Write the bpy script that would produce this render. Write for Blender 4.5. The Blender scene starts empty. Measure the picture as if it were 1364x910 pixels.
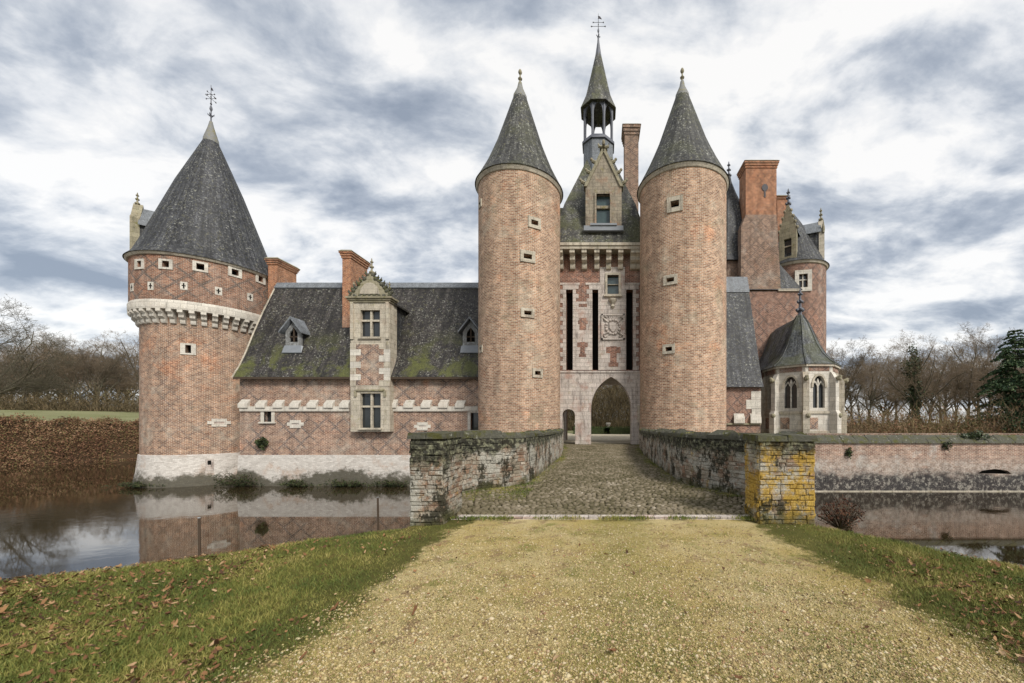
import bpy, math, random
import numpy as np
from mathutils import Vector
from mathutils.geometry import tessellate_polygon
random.seed(7); RNG = np.random.default_rng(7)
PI = math.pi; R_ = math.radians
scene = bpy.context.scene; COL = scene.collection

# ------------------------------------------------------------------ camera
FPX, PX, PY, EYE = 500.0, 800.0, 563.0, 1.6      # focal length and principal point in photo pixels
cam = bpy.data.cameras.new('camera'); cam_o = bpy.data.objects.new('camera', cam); COL.objects.link(cam_o)
cam.sensor_width = 36; cam.lens = 36*FPX/1364
cam.shift_x = (682-PX)/1364; cam.shift_y = (PY-455)/1364
cam.clip_end = 3000; cam.clip_start = .05
cam_o.location = (0, 0, EYE); cam_o.rotation_euler = (PI/2, 0, 0)
scene.camera = cam_o
# ------------------------------------------------------------------ light
SUN_AZ, SUN_EL = R_(142), R_(40)
sun = bpy.data.lights.new('sun', 'SUN'); sun_o = bpy.data.objects.new('sun', sun); COL.objects.link(sun_o)
sun.energy = 1.5; sun.angle = R_(16); sun.color = (1, .955, .88)
S = Vector((math.cos(SUN_EL)*math.sin(SUN_AZ), math.cos(SUN_EL)*math.cos(SUN_AZ), math.sin(SUN_EL)))
sun_o.rotation_euler = (-S).to_track_quat('-Z', 'Y').to_euler(); sun_o.location = S*200
vs = scene.view_settings; vs.view_transform = 'Standard'; vs.look = 'None'; vs.gamma = 1; vs.use_curve_mapping = False
vs.exposure = 1.3
SKY_STRENGTH = .1

# ------------------------------------------------------------------ node helpers
def nd(nt, typ, ins=None, **attrs):
    n = nt.nodes.new(typ)
    for k, v in attrs.items(): setattr(n, k, v)
    for k, v in (ins or {}).items():
        s = n.inputs[k]
        if isinstance(v, bpy.types.NodeSocket): nt.links.new(v, s)
        else: s.default_value = v
    return n
def c4(c): return (*c, 1) if len(c) == 3 else c
def ramp(nt, fac, stops, interp='LINEAR'):
    n = nd(nt, 'ShaderNodeValToRGB', {'Fac': fac}); cr = n.color_ramp; cr.interpolation = interp
    while len(cr.elements) > 1: cr.elements.remove(cr.elements[-1])
    for i, (p, c) in enumerate(stops):
        e = cr.elements[0] if i == 0 else cr.elements.new(p)
        e.position = p; e.color = c4(c) if not isinstance(c, (int, float)) else (c, c, c, 1)
    return n.outputs['Color']
def mixc(nt, fac, a, b, mode='MIX'):
    n = nd(nt, 'ShaderNodeMix', data_type='RGBA', blend_type=mode, clamp_factor=True)
    for s, v in ((n.inputs[0], fac), (n.inputs[6], a), (n.inputs[7], b)):
        if isinstance(v, bpy.types.NodeSocket): nt.links.new(v, s)
        else: s.default_value = c4(v) if isinstance(v, tuple) else v
    return n.outputs[2]
def math_(nt, op, a, b=0.0, c=0.0):
    n = nd(nt, 'ShaderNodeMath', operation=op)
    for s, v in zip(n.inputs, (a, b, c)):
        if isinstance(v, bpy.types.NodeSocket): nt.links.new(v, s)
        else: s.default_value = v
    return n.outputs[0]
def noise(nt, vec, scale, detail=4, rough=.6, dist=0.0):
    n = nd(nt, 'ShaderNodeTexNoise', {'Vector': vec, 'Scale': scale, 'Detail': detail, 'Roughness': rough, 'Distortion': dist})
    return n.outputs['Fac']
def smooth(nt, v, lo, hi):
    n = nd(nt, 'ShaderNodeMapRange', {'Value': v, 'From Min': lo, 'From Max': hi}, interpolation_type='SMOOTHSTEP')
    return n.outputs[0]
def pos(nt): return nd(nt, 'ShaderNodeNewGeometry').outputs['Position']
def new_mat(name):
    m = bpy.data.materials.new(name); m.use_nodes = True; nt = m.node_tree
    b = nt.nodes['Principled BSDF']; return m, nt, b
def put(nt, b, col, rough=.85, spec=.3, height=None, hs=.3, hd=.02):
    if isinstance(col, tuple): b.inputs['Base Color'].default_value = c4(col)
    else: nt.links.new(col, b.inputs['Base Color'])
    if isinstance(rough, (int, float)): b.inputs['Roughness'].default_value = rough
    else: nt.links.new(rough, b.inputs['Roughness'])
    b.inputs['Specular IOR Level'].default_value = spec
    if height is not None:
        bm = nd(nt, 'ShaderNodeBump', {'Height': height, 'Strength': hs, 'Distance': hd})
        nt.links.new(bm.outputs[0], b.inputs['Normal'])

# ------------------------------------------------------------------ sky: broken cloud over the Nishita sky
world = bpy.data.worlds.new('World'); scene.world = world; world.use_nodes = True
nt = world.node_tree; bg = nt.nodes['Background']
sky = nd(nt, 'ShaderNodeTexSky', sky_type='NISHITA', sun_disc=False, sun_elevation=SUN_EL, sun_rotation=SUN_AZ)
tc = nd(nt, 'ShaderNodeTexCoord').outputs['Generated']
sep = nd(nt, 'ShaderNodeSeparateXYZ', {'Vector': tc})
zz = math_(nt, 'ADD', math_(nt, 'MAXIMUM', sep.outputs[2], 0.0), .30)
cl = nd(nt, 'ShaderNodeCombineXYZ', {'X': math_(nt, 'DIVIDE', sep.outputs[0], zz), 'Y': math_(nt, 'DIVIDE', sep.outputs[1], zz), 'Z': 0.0}).outputs[0]
mp = nd(nt, 'ShaderNodeMapping', {'Vector': cl, 'Location': (5.3, 4.4, 0), 'Rotation': (0, 0, R_(8)), 'Scale': (1.25, 1.9, 1)}).outputs[0]
n1 = noise(nt, mp, 2.7, 12, .57, .35)
mp2 = nd(nt, 'ShaderNodeMapping', {'Vector': cl, 'Location': (2.7, 6.2, 0), 'Rotation': (0, 0, R_(5)), 'Scale': (1.2, 1.7, 1)}).outputs[0]
n2 = noise(nt, mp2, 1.9, 5, .5, .2)
n3 = noise(nt, mp, 7.5, 8, .62, .2)
cv = math_(nt, 'ADD', math_(nt, 'MULTIPLY', n1, .58), math_(nt, 'MULTIPLY', n2, .42))
cv = math_(nt, 'ADD', cv, math_(nt, 'MULTIPLY', math_(nt, 'SUBTRACT', n3, .5), .14))
cloud = ramp(nt, cv, [(.365, (1.3, 1.5, 1.82)), (.425, (1.85, 2.04, 2.34)), (.468, (2.55, 2.7, 2.92)), (.512, (3.5, 3.56, 3.64)), (.565, (4.3, 4.24, 4.14))])
skc = mixc(nt, .9, mixc(nt, 1.0, sky.outputs[0], (.7, .7, .7), 'MULTIPLY'), cloud)
nt.links.new(skc, bg.inputs['Color']); bg.inputs['Strength'].default_value = SKY_STRENGTH

# ------------------------------------------------------------------ mesh builder
UP = (0, 0, 1)
class Frame:
    """facade frame: u to the viewer's right along the wall, d into the wall, z up"""
    def __init__(s, o, n=(0, -1)):
        l = math.hypot(*n); s.n = (n[0]/l, n[1]/l); s.o = o
    def __call__(s, u, d, z):
        nx, ny = s.n
        return (s.o[0]-ny*u-nx*d, s.o[1]+nx*u-ny*d, z)
class MB:
    def __init__(s): s.v = []; s.f = []; s.uv = []; s.sm = []
    def face(s, pts, uv=None, smooth=False):
        b = len(s.v); s.v.extend([tuple(p) for p in pts]); s.f.append(tuple(range(b, b+len(pts)))); s.uv.append(uv); s.sm.append(smooth)
        return s
    def hexa(s, p):      # 8 points: bottom 0-3, top 4-7
        for q in ((0,3,2,1), (4,5,6,7), (0,1,5,4), (1,2,6,5), (2,3,7,6), (3,0,4,7)): s.face([p[i] for i in q])
        return s
    def box(s, x0, x1, y0, y1, z0, z1):
        return s.hexa([(x0,y0,z0),(x1,y0,z0),(x1,y1,z0),(x0,y1,z0),(x0,y0,z1),(x1,y0,z1),(x1,y1,z1),(x0,y1,z1)])
    def fbox(s, F, u0, u1, d0, d1, z0, z1):
        return s.hexa([F(u0,d0,z0),F(u1,d0,z0),F(u1,d1,z0),F(u0,d1,z0),F(u0,d0,z1),F(u1,d0,z1),F(u1,d1,z1),F(u0,d1,z1)])
    def lathe(s, cx, cy, prof, seg=48, smooth=True, a0=0., cap=True, vscale=None):
        ln = 0; Ls = [0]
        for (r0, z0), (r1, z1) in zip(prof, prof[1:]): ln += math.hypot(r1-r0, z1-z0); Ls.append(ln)
        rm = max(r for r, z in prof)
        for i in range(seg):
            t0 = a0+2*PI*i/seg; t1 = a0+2*PI*(i+1)/seg
            for k in range(len(prof)-1):
                (r0, z0), (r1, z1) = prof[k], prof[k+1]
                pts = [(cx+r0*math.cos(t0), cy+r0*math.sin(t0), z0), (cx+r0*math.cos(t1), cy+r0*math.sin(t1), z0),
                       (cx+r1*math.cos(t1), cy+r1*math.sin(t1), z1), (cx+r1*math.cos(t0), cy+r1*math.sin(t0), z1)]
                U0, U1 = t0*rm, t1*rm
                s.face(pts, [(U0, Ls[k]+prof[0][1]), (U1, Ls[k]+prof[0][1]), (U1, Ls[k+1]+prof[0][1]), (U0, Ls[k+1]+prof[0][1])], smooth)
        if cap:
            for (r, z) in (prof[0], prof[-1]):
                if r > .01: s.face([(cx+r*math.cos(a0+2*PI*i/seg), cy+r*math.sin(a0+2*PI*i/seg), z) for i in range(seg)])
        return s
    def drum(s, cx, cy, R, z0, z1, ops=(), depth=.45, seg=72):
        """round wall with real openings (theta, width, z centre, height)"""
        th = set(2*PI*i/seg for i in range(seg+1)); zs = {z0, z1}
        oo = []
        for (t, w, zc, h) in ops:
            t %= 2*PI; a = w/2/R; oo.append((t-a, t+a, zc-h/2, zc+h/2, t)); th |= {t-a, t+a}; zs |= {zc-h/2, zc+h/2}
        n = int((z1-z0)/2.5)
        for i in range(1, n): zs.add(z0+(z1-z0)*i/n)
        th = sorted(th); zs = sorted(zs)
        P = lambda t, z: (cx+R*math.cos(t), cy+R*math.sin(t), z)
        for a, b in zip(th, th[1:]):
            if b-a < 1e-6: continue
            for c, d in zip(zs, zs[1:]):
                tm, zm = (a+b)/2, (c+d)/2
                if any(o[0] < tm < o[1] and o[2] < zm < o[3] for o in oo): continue
                s.face([P(a,c), P(b,c), P(b,d), P(a,d)], [(a*R,c),(b*R,c),(b*R,d),(a*R,d)], True)
        for (a, b, c, d, t) in oo:
            nx, ny = math.cos(t)*depth, math.sin(t)*depth
            I = lambda p: (p[0]-nx, p[1]-ny, p[2])
            q = [P(a,c), P(b,c), P(b,d), P(a,d)]
            for i in range(4): s.face([q[i], q[(i+1)%4], I(q[(i+1)%4]), I(q[i])])
        return s
    def plate(s, F, outer, holes=(), d0=0., d1=.3):
        polys = [list(outer)]+[list(h) for h in holes]
        flat = [p for q in polys for p in q]
        tris = tessellate_polygon([[Vector((u, z, 0)) for u, z in q] for q in polys])
        for t in tris:
            for d in (d0, d1): s.face([F(flat[i][0], d, flat[i][1]) for i in t])
        for q in polys:
            for i in range(len(q)):
                (u0, z0), (u1, z1) = q[i], q[(i+1) % len(q)]
                s.face([F(u0,d0,z0), F(u1,d0,z1), F(u1,d1,z1), F(u0,d1,z0)])
        return s
    def tube(s, path, rad, n=6, smooth=True):
        path = [Vector(p) for p in path]
        if not isinstance(rad, (list, tuple)): rad = [rad]*len(path)
        rings = []
        for i, p in enumerate(path):
            t = (path[min(i+1, len(path)-1)]-path[max(i-1, 0)]).normalized()
            a = t.cross(Vector((0, 0, 1))) if abs(t.z) < .9 else t.cross(Vector((1, 0, 0)))
            a.normalize(); b = t.cross(a)
            rings.append([p+(a*math.cos(2*PI*k/n)+b*math.sin(2*PI*k/n))*rad[i] for k in range(n)])
        for r0, r1 in zip(rings, rings[1:]):
            for k in range(n): s.face([r0[k], r0[(k+1)%n], r1[(k+1)%n], r1[k]], None, smooth)
        s.face(rings[0]); s.face(rings[-1])
        return s
    def extrude_x(s, prof, x0, x1, cap=True):
        """closed (y,z) profile swept along x, v runs along the profile"""
        L = 0
        for i in range(len(prof)):
            (y0, z0), (y1, z1) = prof[i], prof[(i+1) % len(prof)]
            l = math.hypot(y1-y0, z1-z0)
            s.face([(x0,y0,z0),(x1,y0,z0),(x1,y1,z1),(x0,y1,z1)], [(x0,L),(x1,L),(x1,L+l),(x0,L+l)]); L += l
        if cap:
            for x in (x0, x1): s.face([(x, y, z) for y, z in prof])
        return s
    def ball(s, c, r, nu=8, nv=6, sz=1.):
        return s.lathe(c[0], c[1], [(max(r*math.sin(PI*k/nv), .001), c[2]-r*sz*math.cos(PI*k/nv)) for k in range(nv+1)], nu, True, 0, False)
    def mesh(s, name, org=(0, 0, 0), merge=True):
        me = bpy.data.meshes.new(name)
        ox, oy, oz = org
        V = s.v; idx = {}; vv = []; ff = []
        for f in s.f:
            g = []
            for i in f:
                p = V[i]; k = (round(p[0]*4000), round(p[1]*4000), round(p[2]*4000))
                j = idx.get(k)
                if j is None: j = idx[k] = len(vv); vv.append((p[0]-ox, p[1]-oy, p[2]-oz))
                g.append(j)
            ff.append(g)
        keep = []; kf = []
        for a, g in enumerate(ff):
            h = [x for i, x in enumerate(g) if x != g[i-1]]
            if len(set(h)) == len(h) and len(h) >= 3: kf.append(h); keep.append((a, [i for i, x in enumerate(g) if x != g[i-1]]))
        me.from_pydata(vv, [], kf)
        uvl = me.uv_layers.new(name='UVMap'); data = np.zeros((len(me.loops), 2), np.float32); li = 0
        for (a, ids) in keep:
            f = s.f[a]; uv = s.uv[a]
            if uv is None:
                p = [Vector(V[i]) for i in f]
                n = Vector((0, 0, 0))
                for i in range(1, len(p)-1): n += (p[i]-p[0]).cross(p[i+1]-p[0])
                if n.length > 0: n.normalize()
                if abs(n.z) > .75: uv = [(q.x, q.y) for q in p]
                else:
                    t = Vector((-n.y, n.x, 0)); t.normalize() if t.length > 0 else None
                    if t.x < -1e-6 or (abs(t.x) < 1e-6 and t.y < 0): t = -t
                    b = n.cross(t); b = -b if b.z < 0 else b
                    uv = [(q.dot(t), q.dot(b)) for q in p]
            for i in ids: data[li] = uv[i]; li += 1
        uvl.data.foreach_set('uv', data.ravel())
        me.polygons.foreach_set('use_smooth', np.array([s.sm[a] for a, _ in keep], bool))
        try: me.set_sharp_from_angle(angle=R_(40))
        except Exception: pass
        me.update(); return me
    def build(s, name, mat, parent=None, **tags):
        org = ORG.get(parent.name, (0, 0, 0)) if parent else (0, 0, 0)
        if not s.f: return None
        o = bpy.data.objects.new(name, s.mesh(name, org)); COL.objects.link(o)
        if parent: o.parent = parent
        ORG[o.name] = org
        if mat: o.data.materials.append(mat)
        for k, v in tags.items(): o[k] = v
        return o
ORG = {}
def thing(name, label, cat, loc=(0, 0, 0), group=None):
    o = bpy.data.objects.new(name, None); COL.objects.link(o); o.location = loc; o.empty_display_size = .2
    o['label'] = label; o['category'] = cat
    if group: o['group'] = group
    ORG[o.name] = tuple(loc); return o
def inst(name, me, parent, loc, rotz=0., scale=(1, 1, 1), rot=None):
    o = bpy.data.objects.new(name, me); COL.objects.link(o); o.parent = parent
    g = ORG.get(parent.name, (0, 0, 0)) if parent else (0, 0, 0)
    o.location = (loc[0]-g[0], loc[1]-g[1], loc[2]-g[2]); o.rotation_euler = rot or (0, 0, rotz); o.scale = scale
    ORG[o.name] = tuple(loc); return o
def np_mesh(name, verts, faces, mat, parent=None, smooth=False, attr=None, **tags):
    """fast mesh from numpy arrays; faces an (n,k) int array"""
    me = bpy.data.meshes.new(name); n, k = faces.shape
    me.vertices.add(len(verts)); me.vertices.foreach_set('co', np.asarray(verts, np.float32).ravel())
    me.loops.add(n*k); me.loops.foreach_set('vertex_index', np.asarray(faces, np.int32).ravel())
    me.polygons.add(n); me.polygons.foreach_set('loop_start', np.arange(0, n*k, k, dtype=np.int32))
    if smooth: me.polygons.foreach_set('use_smooth', np.ones(n, bool))
    me.update(calc_edges=True)
    if mat: me.materials.append(mat)
    if name is None: return me
    o = bpy.data.objects.new(name, me); COL.objects.link(o)
    if parent: o.parent = parent
    for kk, v in tags.items(): o[kk] = v
    ORG[o.name] = (0, 0, 0); return o
# photo pixel -> place, at a known depth
def WX(px, Y): return (px-PX)/FPX*Y
def WZ(py, Y): return EYE+(PY-py)/FPX*Y
def hit(cx, cy, R, px):
    """where the sight line through column px meets a round wall: (angle, depth)"""
    dx, dy = (px-PX)/FPX, 1.0
    a = dx*dx+1; b = -2*(dx*cx+dy*cy); c = cx*cx+cy*cy-R*R
    D = max(b*b-4*a*c, 0); t = (-b-math.sqrt(D))/(2*a)
    return math.atan2(t-cy, t*dx-cx), t
def tang(cx, cy, R, th): return Frame((cx+R*math.cos(th), cy+R*math.sin(th)), (math.cos(th), math.sin(th)))

# ------------------------------------------------------------------ materials
def uvn(nt): return nd(nt, 'ShaderNodeUVMap', uv_map='UVMap').outputs[0]
def mat_brick(name, c1, c2, mortar, diaper=0., pale=.35, warm=.3, grime=.3, bw=.26, bh=.092, palec=(.46, .41, .35), warmc=(.42, .17, .075), dia_c=(.10, .055, .05), dp=(1.0, 1.15), blacktop=None, grn=0.):
    m, nt, b = new_mat(name); P = pos(nt); U = uvn(nt)
    wob = nd(nt, 'ShaderNodeTexNoise', {'Vector': P, 'Scale': 1.5, 'Detail': 2.})
    U2 = nd(nt, 'ShaderNodeVectorMath', {0: U, 1: nd(nt, 'ShaderNodeVectorMath', {0: wob.outputs['Color'], 3: .05}, operation='SCALE').outputs[0]}, operation='ADD').outputs[0]
    br = nd(nt, 'ShaderNodeTexBrick', {'Vector': U2, 'Color1': c4(c1), 'Color2': c4(c2), 'Mortar': c4(mortar), 'Scale': 1., 'Mortar Size': .014, 'Mortar Smooth': .3, 'Bias': 0., 'Brick Width': bw, 'Row Height': bh})
    col = br.outputs['Color']
    if diaper > 0:
        s = nd(nt, 'ShaderNodeSeparateXYZ', {'Vector': U})
        u = math_(nt, 'DIVIDE', s.outputs[0], dp[0]); v = math_(nt, 'DIVIDE', s.outputs[1], dp[1])
        ln = None
        for op in ('ADD', 'SUBTRACT'):
            w = math_(nt, 'FRACT', math_(nt, op, u, v)); w = math_(nt, 'ABSOLUTE', math_(nt, 'SUBTRACT', w, .5))
            w = math_(nt, 'LESS_THAN', w, .085); ln = w if ln is None else math_(nt, 'MAXIMUM', ln, w)
        fade = smooth(nt, noise(nt, P, .45, 3), .38, .55)
        bm = math_(nt, 'SUBTRACT', 1., br.outputs['Fac'])
        col = mixc(nt, math_(nt, 'MULTIPLY', math_(nt, 'MULTIPLY', ln, fade), math_(nt, 'MULTIPLY', bm, diaper)), col, dia_c)
    if pale: col = mixc(nt, math_(nt, 'MULTIPLY', smooth(nt, noise(nt, P, .55, 6, .68), .52, .70), pale*1.6), col, palec)
    if warm: col = mixc(nt, math_(nt, 'MULTIPLY', smooth(nt, noise(nt, P, .38, 5, .7, .4), .55, .68), warm), col, mixc(nt, 1., col, (1.35, .85, .6), 'MULTIPLY'))
    if grn: col = mixc(nt, math_(nt, 'MULTIPLY', smooth(nt, noise(nt, P, .6, 6, .7, .5), .54, .68), grn), col, (.20, .20, .13))
    if grime: col = mixc(nt, math_(nt, 'MULTIPLY', smooth(nt, noise(nt, nd(nt, 'ShaderNodeMapping', {'Vector': P, 'Scale': (1.6, 1.6, .35)}).outputs[0], 1.1, 6, .7), .5, .75), grime), col, (.07, .055, .045))
    sp = noise(nt, P, 15, 3, .75); col = mixc(nt, .5, col, ramp(nt, sp, [(.3, .4), (.5, 1.), (.7, 1.8)]), 'MULTIPLY')
    rs = noise(nt, nd(nt, 'ShaderNodeMapping', {'Vector': U, 'Scale': (1.6, .13, 1)}).outputs[0], 1., 4, .6); col = mixc(nt, .5, col, ramp(nt, rs, [(.32, .6), (.55, 1.05), (.7, 1.3)]), 'MULTIPLY')
    sp2 = noise(nt, P, 2.3, 5, .7); col = mixc(nt, .6, col, ramp(nt, sp2, [(.32, .55), (.68, 1.45)]), 'MULTIPLY')
    put(nt, b, col, .9, .2, math_(nt, 'MULTIPLY', br.outputs['Fac'], -1.), .9, .04); return m
def mat_stone(name, base, dark, lich=(.30, .27, .12), bw=.75, bh=.36, joints=.5, stain=.5, lichen=.25, tint=(.36, .25, .18), tinta=.25):
    m, nt, b = new_mat(name); P = pos(nt); U = uvn(nt)
    br = nd(nt, 'ShaderNodeTexBrick', {'Vector': U, 'Color1': c4(tuple(x*.86 for x in base)), 'Color2': c4(tuple(min(x*1.1, .8) for x in base)), 'Mortar': c4(tuple(x*(1-joints) for x in base)), 'Scale': 1., 'Mortar Size': .012, 'Mortar Smooth': .4, 'Brick Width': bw, 'Row Height': bh})
    col = br.outputs['Color']
    col = mixc(nt, math_(nt, 'MULTIPLY', smooth(nt, noise(nt, P, .9, 5, .65), .5, .7), tinta), col, tint)
    str_ = nd(nt, 'ShaderNodeMapping', {'Vector': P, 'Scale': (2.6, 2.6, .6)}).outputs[0]
    col = mixc(nt, math_(nt, 'MULTIPLY', smooth(nt, noise(nt, str_, 1.5, 7, .72), .48, .72), stain), col, dark)
    col = mixc(nt, math_(nt, 'MULTIPLY', smooth(nt, noise(nt, P, 2.2, 6, .75, .5), .56, .66), lichen), col, lich)
    sp = noise(nt, P, 22, 4, .75); col = mixc(nt, .6, col, ramp(nt, sp, [(.28, .4), (.72, 1.5)]), 'MULTIPLY')
    put(nt, b, col, .9, .2, noise(nt, P, 9, 6, .7), .5, .04); return m
def mat_slate(name, base, moss=0., lich=.5, light=0., zrange=None, rowh=.16, bw=.2):
    m, nt, b = new_mat(name); P = pos(nt); U = uvn(nt)
    br = nd(nt, 'ShaderNodeTexBrick', {'Vector': U, 'Color1': c4(tuple(x*.55 for x in base)), 'Color2': c4(tuple(x*1.6 for x in base)), 'Mortar': c4(tuple(x*.25 for x in base)), 'Scale': 1., 'Mortar Size': .009, 'Mortar Smooth': .2, 'Brick Width': bw, 'Row Height': rowh})
    col = br.outputs['Color']
    col = mixc(nt, math_(nt, 'MULTIPLY', smooth(nt, noise(nt, P, .8, 6, .7), .5, .68), .5), col, tuple(x*1.9 for x in base))
    stk = noise(nt, nd(nt, 'ShaderNodeMapping', {'Vector': U, 'Scale': (2.6, .16, 1)}).outputs[0], 1., 5, .7)
    col = mixc(nt, .85, col, ramp(nt, stk, [(.3, .2), (.5, .85), (.7, 2.0)]), 'MULTIPLY')
    spk = math_(nt, 'MULTIPLY', smooth(nt, noise(nt, P, 8, 4, .65), .55, .66), smooth(nt, math_(nt, 'ADD', math_(nt, 'MULTIPLY', stk, .5), math_(nt, 'MULTIPLY', noise(nt, P, .9, 5, .65), .5)), .42, .56))
    col = mixc(nt, math_(nt, 'MULTIPLY', spk, lich), col, (.36, .36, .31))
    sp2 = smooth(nt, noise(nt, P, 5, 4, .7), .56, .66); col = mixc(nt, math_(nt, 'MULTIPLY', sp2, lich*.6), col, (.16, .15, .08))
    if moss > 0:
        f = smooth(nt, noise(nt, P, .55, 5, .65, .3), .46, .6)
        if zrange:
            z = nd(nt, 'ShaderNodeSeparateXYZ', {'Vector': P}).outputs[2]
            f = math_(nt, 'MULTIPLY', f, smooth(nt, math_(nt, 'ADD', z, math_(nt, 'MULTIPLY', noise(nt, P, 1.3, 4), 2.)), zrange[1], zrange[0]))
        col = mixc(nt, math_(nt, 'MULTIPLY', f, moss), col, mixc(nt, noise(nt, P, 9, 4, .7), (.035, .042, .012), (.13, .135, .035)))
    if light:
        col = mixc(nt, light, col, (.22, .235, .25))
    sp = noise(nt, P, 13, 3, .75); col = mixc(nt, .8, col, ramp(nt, sp, [(.3, .4), (.7, 1.6)]), 'MULTIPLY')
    put(nt, b, col, .62, .35, br.outputs['Color'], .5, .03); return m
def mat_plain(name, c, rough=.8, spec=.3, var=.35, scale=6., metal=0., lich=None):
    m, nt, b = new_mat(name); P = pos(nt)
    col = mixc(nt, noise(nt, P, scale, 5, .7), tuple(x*(1-var) for x in c), tuple(min(x*(1+var), 1) for x in c))
    if lich: col = mixc(nt, smooth(nt, noise(nt, P, 3.5, 6, .7), .5, .64), col, lich)
    put(nt, b, col, rough, spec, noise(nt, P, scale*2, 4), .25, .01); b.inputs['Metallic'].default_value = metal; return m
def mat_island(name, stops, rough=.85, spec=.25, trans=0., big=None):
    """colour picked per loose piece (blade, leaf, pebble)"""
    m, nt, b = new_mat(name)
    g = nd(nt, 'ShaderNodeNewGeometry'); f = g.outputs['Random Per Island']
    if big: f = math_(nt, 'ADD', math_(nt, 'MULTIPLY', f, 1-big[1]), math_(nt, 'MULTIPLY', smooth(nt, noise(nt, g.outputs['Position'], big[0], 4, .6), .3, .7), big[1]))
    put(nt, b, ramp(nt, f, stops), rough, spec)
    if trans: b.inputs['Transmission Weight'].default_value = 0.; b.inputs['Subsurface Weight'].default_value = 0.
    return m
M = {}
M['brick_corner'] = mat_brick('brick_corner', (.19, .09, .055), (.42, .235, .145), (.58, .51, .41), .55, .5, .5, .22, grn=.15, palec=(.44, .385, .31))
M['brick_drum'] = mat_brick('brick_drum', (.17, .07, .045), (.36, .18, .11), (.42, .36, .29), .85, .15, .35, .35, dp=(1.35, 1.2), dia_c=(.07, .05, .05))
M['brick_wing'] = mat_brick('brick_wing', (.19, .09, .06), (.40, .235, .155), (.57, .505, .42), 1., .4, .4, .2, palec=(.45, .39, .32), grn=.12, dp=(1.3, 1.3))
M['brick_gate'] = mat_brick('brick_gate', (.25, .125, .075), (.50, .31, .20), (.62, .55, .44), 0., .35, .4, .10, palec=(.50, .44, .34), bw=.27, bh=.10, grn=.35)
M['brick_front'] = mat_brick('brick_front', (.16, .065, .045), (.34, .155, .10), (.40, .33, .27), .6, .2, .3, .3)
M['brick_lodge'] = mat_brick('brick_lodge', (.18, .08, .055), (.36, .19, .13), (.42, .36, .30), .9, .25, .2, .2, dp=(.95, 1.15))
M['brick_stack'] = mat_brick('brick_stack', (.15, .08, .055), (.36, .215, .15), (.46, .40, .32), .7, .3, .2, .3, dp=(.9, 1.0), grn=.25)
M['brick_orange'] = mat_brick('brick_orange', (.27, .09, .042), (.46, .19, .09), (.50, .39, .28), .6, .15, .2, .35, dp=(.7, .9), dia_c=(.16, .06, .04))
M['brick_moat'] = mat_brick('brick_moat', (.22, .11, .075), (.42, .265, .19), (.56, .50, .42), 0., .7, .5, .45, palec=(.52, .48, .43))
M['stone'] = mat_stone('stone', (.48, .43, .345), (.11, .095, .075), stain=.75, lichen=.4, tinta=.4)
M['stone_white'] = mat_stone('stone_white', (.60, .56, .49), (.22, .20, .17), stain=.55, lichen=.25, joints=.45, tinta=.2)
M['stone_front'] = mat_stone('stone_front', (.52, .46, .41), (.16, .135, .12), bw=.6, bh=.3, stain=.85, joints=.6, tint=(.34, .18, .13), tinta=.6)
M['stone_dormer'] = mat_stone('stone_dormer', (.30, .26, .20), (.085, .07, .055), bw=.4, bh=.25, stain=.8, lichen=.7, lich=(.20, .17, .06), tint=(.30, .17, .11), tinta=.7)
M['stone_moss'] = mat_stone('stone_moss', (.30, .27, .19), (.07, .065, .04), lich=(.15, .14, .03), lichen=.8, stain=.6)
M['slate'] = mat_slate('slate', (.040, .041, .045), lich=.65)
M['slate_gate'] = mat_slate('slate_gate', (.042, .041, .038), moss=.2, lich=.95)
M['slate_moss'] = mat_slate('slate_moss', (.032, .028, .026), moss=.9, lich=.7, zrange=(6.8, 10.4))
M['slate_roof'] = mat_slate('slate_roof', (.06, .058, .052), moss=.45, lich=1.)
M['slate_chapel'] = mat_slate('slate_chapel', (.07, .075, .08), moss=.35, lich=.5)
M['slate_light'] = mat_slate('slate_light', (.10, .11, .125), lich=.3, light=.5)
M['lead'] = mat_plain('lead', (.20, .215, .235), .5, .5, .3, 3.)
M['lead_dark'] = mat_plain('lead_dark', (.10, .105, .125), .55, .4, .4, 4.)
M['lead_lichen'] = mat_plain('lead_lichen', (.20, .20, .19), .7, .3, .4, 6., lich=(.22, .20, .11))
M['iron'] = mat_plain('iron', (.035, .03, .035), .6, .4, .4, 9.)
M['glass'] = mat_plain('glass', (.022, .026, .028), .08, .6, .3, 2.)
M['glass_old'] = mat_plain('glass_old', (.05, .075, .075), .15, .6, .5, 3.)
M['void'] = mat_plain('void', (.012, .011, .010), .95, .1, .3, 3.)
M['wood'] = mat_plain('wood', (.065, .045, .03), .8, .3, .5, 9.)
M['wood_grey'] = mat_plain('wood_grey', (.17, .17, .165), .8, .3, .5, 7., lich=(.3, .31, .31))
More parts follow.
